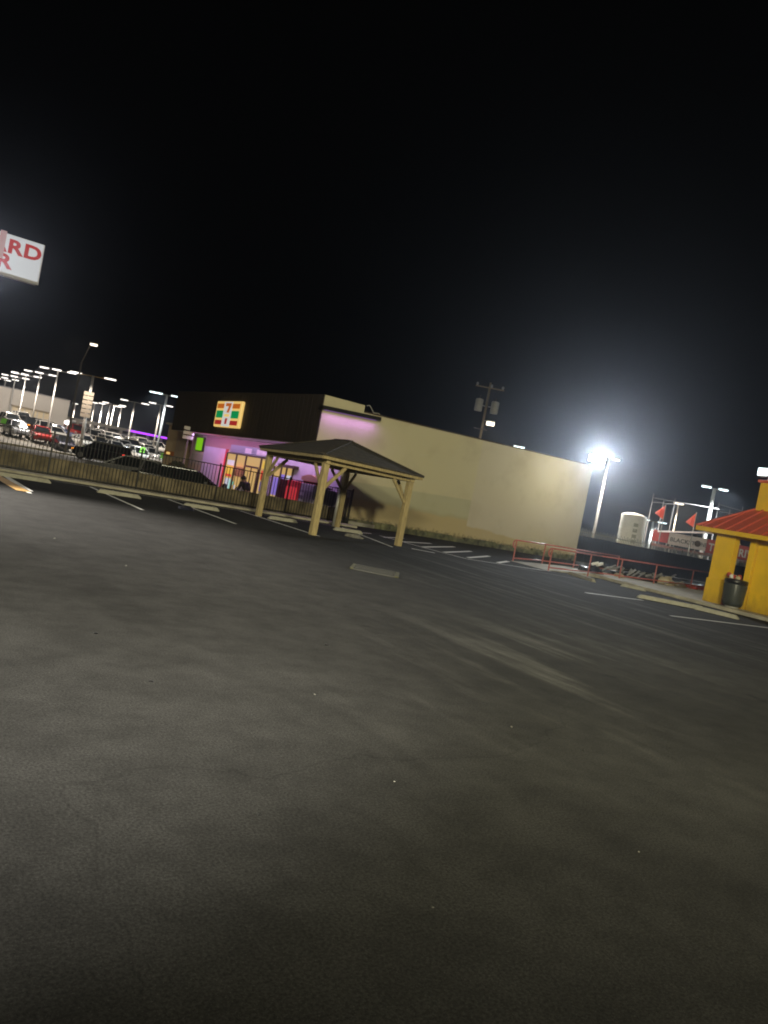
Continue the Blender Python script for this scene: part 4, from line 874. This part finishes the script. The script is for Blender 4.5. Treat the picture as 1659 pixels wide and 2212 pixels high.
wn_ = MB().box(.38, .42, -4.6, -3.03, 1.0, 2.15).build("window", MT['glass'], hu)
fr_ = MB(); fr_.box(.30, .375, -3.07, -3.0, .98, 2.16); fr_.box(.30, .375, -4.6, -3.071, .98, 1.05); fr_.box(.30, .375, -4.6, -3.071, 2.09, 2.16); fr_.build("window_frame", MT['white'], wn_)
# hipped roof with ribs
ez, rz_ = 2.475, 3.78; ex0, ex1, ey0, ey1 = -.42, 5.2, -9.6, .55; rx, ry1 = 2.3, -.55
RV = [(ex0, ey1, ez), (ex0, ey0, ez), (ex1, ey0, ez), (ex1, ey1, ez), (rx, ry1, rz_), (rx, ey0 + 2.5, rz_)]
rf = MB()
for f in ((0, 1, 5, 4), (1, 2, 5), (2, 3, 4, 5), (3, 0, 4), (0, 3, 2, 1)): rf.poly([RV[i] for i in f])
bmesh.ops.remove_doubles(rf.bm, verts=rf.bm.verts, dist=.001); ro = rf.build("roof", MT['redroof'], hu)
rib = MB(); y = ey1 - .25
while y > ey0 + .3:
    tt = 1.0 if y < ry1 else (ey1 - y) / (ey1 - ry1)
    rib.bar((ex0, y, ez + .02), (ex0 + (rx - ex0) * tt, y, ez + (rz_ - ez) * tt + .02), .05, .05); y -= .42
rib.bar((ex0, ey1, ez + .02), (rx, ry1, rz_ + .02), .09, .06); rib.bar((ex1, ey1, ez + .02), (rx, ry1, rz_ + .02), .09, .06); rib.build("roof_rib", MT['redroof'], ro)
fb = MB(); fb.box(ex0 - .02, ex0 + .04, ey0, ey1, ez - .15, ez - .002); fb.box(ex0 + .041, ex1, ey1 - .06, ey1, ez - .15, ez - .002); fb.build("eave_board", MT['yellowtrim'], hu, bevel=.01)
hb("tower", 1.5, 3.4, -3.6, -.26, 2.9, 4.36, 'yellow'); tc_ = hb("tower_cap", 1.42, 3.48, -3.7, -.18, 4.361, 4.46, 'redroof', .02)
MB().box(1.8, 3.2, -3.3, -.9, 4.461, 4.6).build("tower_roof", MT['redroof'], hu, bevel=.2)
lm = PA(1650, 1020, 25.6) - Vector((23.8, 15.65, .123)); MB().tube((lm.x + .25, lm.y - .1, 4.46), (lm.x + .25, lm.y - .1, lm.z + .9), .05).build("mast", MT['redroof'], hu)
hd = MB().box(lm.x - .06, lm.x + .2, lm.y - .22, lm.y + .2, lm.z - .16, lm.z + .16).build("mast_lamp", MT['steel'], hu, bevel=.02); MB().box(lm.x - .09, lm.x - .061, lm.y - .19, lm.y + .17, lm.z - .13, lm.z + .13).build("lens", EM['lampcool'], hd)

# bin with liner in the hut's opening
p = PA(1591, 1300, 23.72); bn = thing("litter_bin", "dark round litter bin with overflowing liner beside the yellow column", "bin", (23.62, 14.5, .124))
MB().lathe([(.27, .06), (.33, .25), (.345, .8), (.33, .86)], 22).build("barrel", MT['binplastic'], bn, smooth=True)
MB().lathe([(.36, .78), (.37, .9), (.345, .93), (.2, .95), (.05, .94)], 22).build("liner_rim", MT['binliner'], bn, smooth=True)
MB().lathe([(.2, 0), (.22, .059)], 16).build("base", MT['steel'], bn)
for k in range(26):
    a = 2 * PI * k / 26; pass
rb = MB()
for k in range(26):
    a = 2 * PI * k / 26; rb.bar((.30 * math.cos(a), .30 * math.sin(a), .12), (.352 * math.cos(a), .352 * math.sin(a), .76), .02, .012)
rb.build("barrel_rib", MT['binplastic'], bn)
rr = random.Random(2); G3 = "litter spilling from the bin"
for k in range(6):
    b_ = MB(); bmesh.ops.create_icosphere(b_.bm, subdivisions=2, radius=.085)
    for v in b_.bm.verts: v.co *= rr.uniform(.7, 1.15)
    o = b_.build("litter", (MT['redbrick'], MT['white'], MT['redbrick'], MT['sack'], MT['redbrick'], MT['white'])[k]); o.location = (23.62 + rr.uniform(-.15, .1), 14.5 + rr.uniform(-.2, .28), 1.1 + rr.uniform(0, .07)); tag(o, ("red", "white", "red", "beige", "red", "white")[k] + " crumpled litter heaped on the dark litter bin", "litter", G3)
rbx = MB().box(-.14, .14, -.1, .1, 0, .72).build("red_crate", mat("brown_crate", (.22, .06, .03), .7, var=.3), bevel=.02); rbx.location = (23.86, 14.88, .124); tag(rbx, "tall reddish brown crate between the litter bin and the yellow column", "crate")

# ------------------------------------------------------------------ yard beyond: banners, canopy, tank, flags, frames
DY = 60.0
def c5(x, y): return ((1850 + x * .3918) * .6636, (1450 + y * .3918) * .6636)
A, B = AT(*c5(760, 800), DY), AT(*c5(2000, 1075), DY - 3)
A, B = Vector((A.x, A.y, LOW)), Vector((B.x, B.y, LOW)); d = (B - A); ang = math.atan2(d.y, d.x)
bn_ = thing("banner_row", "long white and red banners lettered BLACKSTONE and TEST DRIVE on a yard rail", "banner", A, ang)
def bx(px, py):
    p = AT(px, py, DY) ; v = Matrix.Rotation(-ang, 4, 'Z') @ (p - A); return v
xa, xb, xc = bx(*c5(830, 770)), bx(*c5(1130, 840)), bx(*c5(1480, 900)); ZB0, ZB1 = 2.45, 3.35
MB().box(-.6, xa.x, -.02, .0, ZB0, ZB1 - .05).build("banner_red", MT['bannerr'], bn_)
MB().box(xa.x + .01, xb.x, -.02, .0, ZB0 - .05, ZB1).build("banner_white", MT['bannerw'], bn_)
MB().box(xb.x + .01, xc.x + .9, -.02, .0, ZB0 - .15, ZB1).build("banner_red", MT['bannerr'], bn_)
MB().box(-.6, xc.x + .9, -.03, .01, ZB0 - .42, ZB0 - .2).build("banner_hem", mat("faded_red", (.42, .16, .15), .7), bn_)
text("lettering", "BLACKST", .44, MT['textgrey'], bn_, frame((xa.x + .12, -.03, ZB0 + .22), (1, 0, 0)), .004, .008)
wl = xb.x - xa.x
dsc = MB().lathe([(.24, 0), (.24, .02)], 18, M=Matrix.Rotation(PI / 2, 4, 'X')).build("lettering_disc", MT['darkframe'], bn_, loc=(xa.x + wl * .775, -.022, ZB0 + .4))
text("lettering", "NE", .46, MT['textgrey'], bn_, frame((xa.x + wl * .86, -.03, ZB0 + .24), (1, 0, 0)), .004, .005, sx=.75)
text("lettering", "TEST DRIVE", .82, MT['textwhite'], bn_, frame((xb.x + .18, -.03, ZB0 + .05), (1, 0, 0)), .004, .02, sx=.78)
for k in range(6): x = -.5 + (xc.x + 1.2) * k / 5; MB().tube((x, .05, 0), (x, .05, ZB1 + .1), .05).build("post", MT['steel'], bn_)
# canopy
cA, cB = AT(*c5(680, 705), DY + 1), AT(*c5(1125, 690), DY - 5); v = cB - cA; L = Vector((v.x, v.y, 0)).length
cn = thing("shade_canopy", "grey sloping shade canopy behind the banners and flags", "canopy", (cA.x, cA.y, LOW), math.atan2(v.y, v.x))
z0_, z1_ = cA.z - LOW, cB.z - LOW
MB().hexa([(0, 0, z0_ - .12), (L + 3, 0, z1_ - .12), (L + 3, 3, z1_ + .3), (0, 3, z0_ + .3), (0, 0, z0_), (L + 3, 0, z1_), (L + 3, 3, z1_ + .42), (0, 3, z0_ + .42)]).build("roof", MT['canvas'], cn)
for x in (.3, L * .5, L + 2): MB().tube((x, 1.5, 0), (x, 1.5, z0_ - .1), .06).build("post", MT['steel'], cn)
# white tank
tL, tR = AT(*c5(425, 690), 58), AT(*c5(632, 690), 58); rad = (tR - tL).length / 2; c = (tL + tR) / 2; zt = AT(*c5(550, 565), 58).z
tk = thing("storage_tank", "white upright storage tank with faint print above the picket fence", "tank", (c.x, c.y, LOW)); ht = zt - LOW
MB().lathe([(rad, 0), (rad, ht - .25), (rad * .97, ht - .15), (rad * .6, ht - .02), (.1, ht + .04)], 28).build("shell", MT['tank'], tk, smooth=True)
for z in (.9, 1.9, 2.9): MB().lathe([(rad + .002, z), (rad + .03, z + .01), (rad + .03, z + .06), (rad + .002, z + .07)], 28).build("hoop", MT['tank'], tk)
aw = math.atan2(-c.y, -c.x)
for k in range(4):
    aa = aw + .25; pz = ht - 1.0 - .42 * k; MB().box(-.16, .16, -.012, .0, 0, .26).build("print_mark", EM['tanklit'], tk, loc=(0, 0, 0)).matrix_local = frame((math.cos(aa) * (rad + .012), math.sin(aa) * (rad + .012), pz), (-math.sin(aa), math.cos(aa), 0)) @ Matrix.Rotation(-PI / 2, 4, 'X')
# flags
for (top, tip_, bot, base, lab) in (((810, 505), (720, 560), (790, 615), (770, 690), "red pennant flag on the left of two poles"), ((1065, 565), (975, 635), (1040, 680), (1030, 690), "red pennant flag nearer the yellow hut roof")):
    P, T_, Bm = AT(*c5(*top), 57), AT(*c5(*tip_), 57), AT(*c5(*bot), 57)
    fg = thing("flag", lab, "flag", (P.x, P.y, LOW), VX, "red pennant flags"); R_ = Matrix.Rotation(-VX, 4, 'Z'); o0 = Vector((P.x, P.y, LOW))
    MB().tube((0, 0, 0), (0, 0, P.z - LOW + .1), .035).build("pole", MT['steel'], fg)
    a, b2, c2 = R_ @ (P - o0), R_ @ (T_ - o0), R_ @ (Bm - o0); a.x -= .04; c2.x = -.04; c2.z = c2.z
    m_ = MB(); off = Vector((0, .02, 0)); mid1, mid2 = (a + b2) / 2 + Vector((0, -.12, .05)), (c2 + b2) / 2 + Vector((0, -.12, -.02))
    for s_ in (1, -1): m_.poly([a + off * s_, mid1 + off * s_, mid2 + off * s_, c2 + off * s_]); m_.poly([mid1 + off * s_, b2 + off * s_, mid2 + off * s_])
    m_.build("cloth", MT['redflag'], fg)
# tall frames with cross bars
def yframe(pxs, dist, bars, label):
    base = AT(*c5(*pxs[0]), dist); t_ = thing("steel_frame", label, "frame", (base.x, base.y, LOW)); o0 = Vector((base.x, base.y, LOW))
    for q_ in pxs: P = AT(*c5(*q_), dist) - o0; MB().tube((P.x, P.y, 0), (P.x, P.y, P.z), .05, .04).build("post", MT['poledark'], t_)
    for a, c in bars: MB().tube(AT(*c5(*a), dist) - o0, AT(*c5(*c), dist) - o0, .035).build("crossbar", MT['poledark'], t_)
yframe([(710, 400), (795, 450), (890, 440)], 64, [((710, 435), (1255, 530)), ((700, 470), (890, 490))], "grey pipe frame of tall posts behind the red flags")
yframe([(1255, 470), (1345, 535), (1450, 510)], 66, [((1255, 490), (1450, 545)), ((1255, 545), (1470, 590))], "grey pipe frame of tall posts above the hut's red roof")
# stair truss below banners
stp = thing("bleacher_frame", "grey zigzag bleacher frame below the banners behind the screen fence", "bleachers", (A.x, A.y, LOW), ang)
for k in range(5):
    x = 1.0 + k * 1.6; MB().bar((x, -1.5, .3), (x + 1.4, -1.5, 2.2), .07).build("brace", MT['steel'], stp); MB().bar((x + 1.4, -1.45, .3), (x, -1.45, 2.2), .07).build("brace", MT['steel'], stp)
for k in range(5): MB().box(.8, 9.4, -2.0 + k * .4, -1.7 + k * .4, .5 + k * .38, .56 + k * .38).build("bench_plank", MT['steel'], stp)

# ------------------------------------------------------------------ bits on the asphalt
t_ = thing("drain_grate", "square iron storm drain grate with worn yellow ends set in the asphalt", "drain", (8.76, 13.19, 0), math.radians(-62) + PI / 2 + .0)
t_.rotation_euler = (0, 0, VX + math.radians(-2))
MB().box(-.42, .42, -.47, .47, .002, .008).build("pan", MT['black'], t_)
g_ = MB()
for k in range(7): y = -.42 + .14 * k; g_.box(-.41, .41, y - .035, y + .035, .0085, .03)
g_.build("bar_grid", MT['drain'], t_)
for s_ in (-1, 1): MB().box(min(s_ * .42, s_ * .5), max(s_ * .42, s_ * .5), -.47, .47, .002, .032).build("end_frame", MT['drainy'], t_, bevel=.006)
for s_ in (-1, 1): MB().box(-.419, .419, min(s_ * .471, s_ * .52), max(s_ * .471, s_ * .52), .002, .03).build("side_frame", MT['drain'], t_)
dp = G(403, 1101); o = heap("rubbish_bag", dp, .26, .2, .13, mat("dark_navy_bag", (.014, .015, .03), .5), "dark crumpled bag lying on a stall line before a wheel stop", "bag", 8, 2)
dp = G(765, 1161); heap("leaf_clump", dp, .3, .22, .12, mat("grey_litter", (.16, .15, .13), .9, var=.4, scale=12), "crumpled grey clump on the asphalt under the gazebo", "litter", 12, 3)
dp = G(706, 1130); heap("paper_litter", G(722, 1120), .12, .12, .28, MT['white'], "white scrap of paper against the fence behind the gazebo", "litter", 13, 2)
rr = random.Random(21); MT['chip'] = mat("stone_chip", (.15, .145, .13), .9, var=.3)
for k, (px, py, c_, q_) in enumerate(((852, 1688, 'white', .004), (207, 1368, 'black', .016), (326, 1471, 'black', .014), (118, 1163, 'chip', .012), (1105, 1570, 'chip', .008), (680, 1500, 'chip', .007), (705, 1393, 'black', .018), (1380, 1840, 'chip', .005), (272, 1222, 'chip', .012), (560, 1760, 'black', .007), (935, 1960, 'chip', .004), (1260, 1620, 'black', .009))):
    b_ = MB(); bmesh.ops.create_icosphere(b_.bm, subdivisions=1, radius=q_)
    for v in b_.bm.verts: v.co *= rr.uniform(.6, 1.3); v.co.x *= 1.5; v.co.z = max(v.co.z * .6, -.006)
    p = G(px, py, .004); o = b_.build("pebble", MT[c_]); o.location = p; o.rotation_euler = (0, 0, rr.uniform(0, 3)); tag(o, ("dark" if c_ == 'black' else "pale") + " loose pebble lying on the open asphalt", "pebble", ("dark" if c_ == 'black' else "pale") + " pebbles on the asphalt")

# ------------------------------------------------------------------ thin bluish haze, added to make the glow round the lamps
HZ = 0.0010
hz = MB().box(-290, 290, -290, 290, -1.5, 17.5).build("haze", bpy.data.materials.new("haze")); tag(hz, kind='stuff')
hm_ = hz.data.materials[0]; hm_.use_nodes = True; nt = hm_.node_tree; nt.nodes.remove(nt.nodes['Principled BSDF'])
pv = nt.nodes.new('ShaderNodeVolumePrincipled'); pv.inputs['Color'].default_value = (.78, .86, 1.0, 1); pv.inputs['Density'].default_value = HZ; pv.inputs['Anisotropy'].default_value = 0.90
nt.links.new(pv.outputs['Volume'], nt.nodes['Material Output'].inputs['Volume'])

# ------------------------------------------------------------------ light
W = bpy.data.worlds.new("World"); S.world = W; W.use_nodes = True
wb = W.node_tree.nodes['Background']; wb.inputs['Color'].default_value = (0.28, 0.32, 0.55, 1); wb.inputs['Strength'].default_value = 0.0004
def spot(loc, target, power, col, size, blend=1.0, radius=0.15):
    l = bpy.data.lights.new("lamp_light", 'SPOT'); l.energy = power; l.color = col; l.spot_size = math.radians(size); l.spot_blend = blend; l.shadow_soft_size = radius
    o = bpy.data.objects.new("lamp_light", l); COL.objects.link(o); o.location = loc
    o.rotation_euler = (Vector(target) - Vector(loc)).to_track_quat('-Z', 'Y').to_euler(); return o
def point(loc, power, col, radius=0.2):
    l = bpy.data.lights.new("lamp_light", 'POINT'); l.energy = power; l.color = col; l.shadow_soft_size = radius
    o = bpy.data.objects.new("lamp_light", l); COL.objects.link(o); o.location = loc; return o
def area(loc, rot, sx, sy, power, col):
    l = bpy.data.lights.new("lamp_light", 'AREA'); l.shape = 'RECTANGLE'; l.size = sx; l.size_y = sy; l.energy = power; l.color = col
    o = bpy.data.objects.new("lamp_light", l); COL.objects.link(o); o.location = loc; o.rotation_euler = rot; return o
fwd = Vector((st, ct, 0)); rgt = Vector((ct, -st, 0))
# lot floodlight on the building behind the viewer, plus an added head lightening shadows
P0 = -fwd * 5.8 - rgt * 1.8
for dx, pw_ in ((-0.7, 6500), (0.7, 6000), (6.5, 18500)):
    Q0 = P0 + rgt * dx; spot((Q0.x, Q0.y, 7.0), Q0 + fwd * 38 + rgt * (2 - dx) + Vector((0, 0, 3.2)), pw_, (1.0, 0.93, 0.62), 82, 1.0, 0.5)
# unseen spot added at the same place to make the near asphalt's light pool
spot((P0.x, P0.y, 7.0), fwd * 7.0 - rgt * 2.3, 26000, (1.0, 0.96, 0.87), 32, 1.0, 0.25)
# lamp left of the frame over the stalls
P2 = fwd * 16 - rgt * 12.5; spot((P2.x, P2.y, 6.0), P2 + fwd * -.8 + rgt * 4.6, 15000, (1.0, 0.94, 0.86), 76, 1.0, 0.2)
# wall corner floodlight, glaring out over the lot
spot((31.2, 28.0, 5.6), (10, 8, 11.5), 8000, (0.90, 0.95, 1.0), 104, 1.0, 0.3)
point((29.4, 26.2, 4.7), 240, (1.0, 0.9, 0.5), 0.3)  # added point light imitating the flood's yellow spill on the wall
# purple strips
area((16.4, 28.70, 4.57), (0, math.radians(-2.4), 0), 2.7, 0.06, 20, (0.55, 0.22, 1.0))
area((15.35, 38, 3.02), (0, math.radians(-28), 0), 0.4, 17.5, 280, (0.72, 0.42, 1.0))
point((15.7, 42.75, 1.5), 26, (1, .1, .08), .1)
# dealer lot lamps, utility lamp and yard lamps
for p, k in LIGHTS:
    pw_, c_ = {'lamp': (4200, (1, .9, .78)), 'lampcool': (4200, (.85, .95, 1)), 'warm': (320, (1, .85, .62)), 'util': (900, (1, .85, .6))}[k]
    if p.x > 32 and k != 'util': pw_ = 9000
    q_ = p - fwd * 2.6 + Vector((0, 0, -.1)); spot(q_, q_ - Vector((0, 0, 1)) - fwd * .12, pw_, c_, 150, .5, .3)
# light of the tall sign on the air and ground before it
sp_ = PB(-30, 565, Yf - .45); spot(sp_, sp_ - Vector((0, 6, 1.5)), 650, (.95, .95, 1.0), 150, .6, .4)
# two spots added in front of the showroom to brighten its wall
for px_, d_ in ((15, 101), (95, 104)):
    q_ = AT(px_, 822, d_); spot(q_, AT(px_ + 6, 905, 114), 3000, (1, .93, .85), 130, .8, .3)
S.view_settings.view_transform = 'Standard'; S.view_settings.look = 'None'; S.view_settings.exposure = 0; S.view_settings.gamma = 1
S.render.engine = 'CYCLES'
S.cycles.filter_width = 1.9; S.cycles.use_denoising = True; S.cycles.max_bounces = 5; S.cycles.diffuse_bounces = 2; S.cycles.glossy_bounces = 2; S.cycles.volume_bounces = 0
S.cycles.sample_clamp_indirect = 3.0; S.cycles.use_light_tree = True
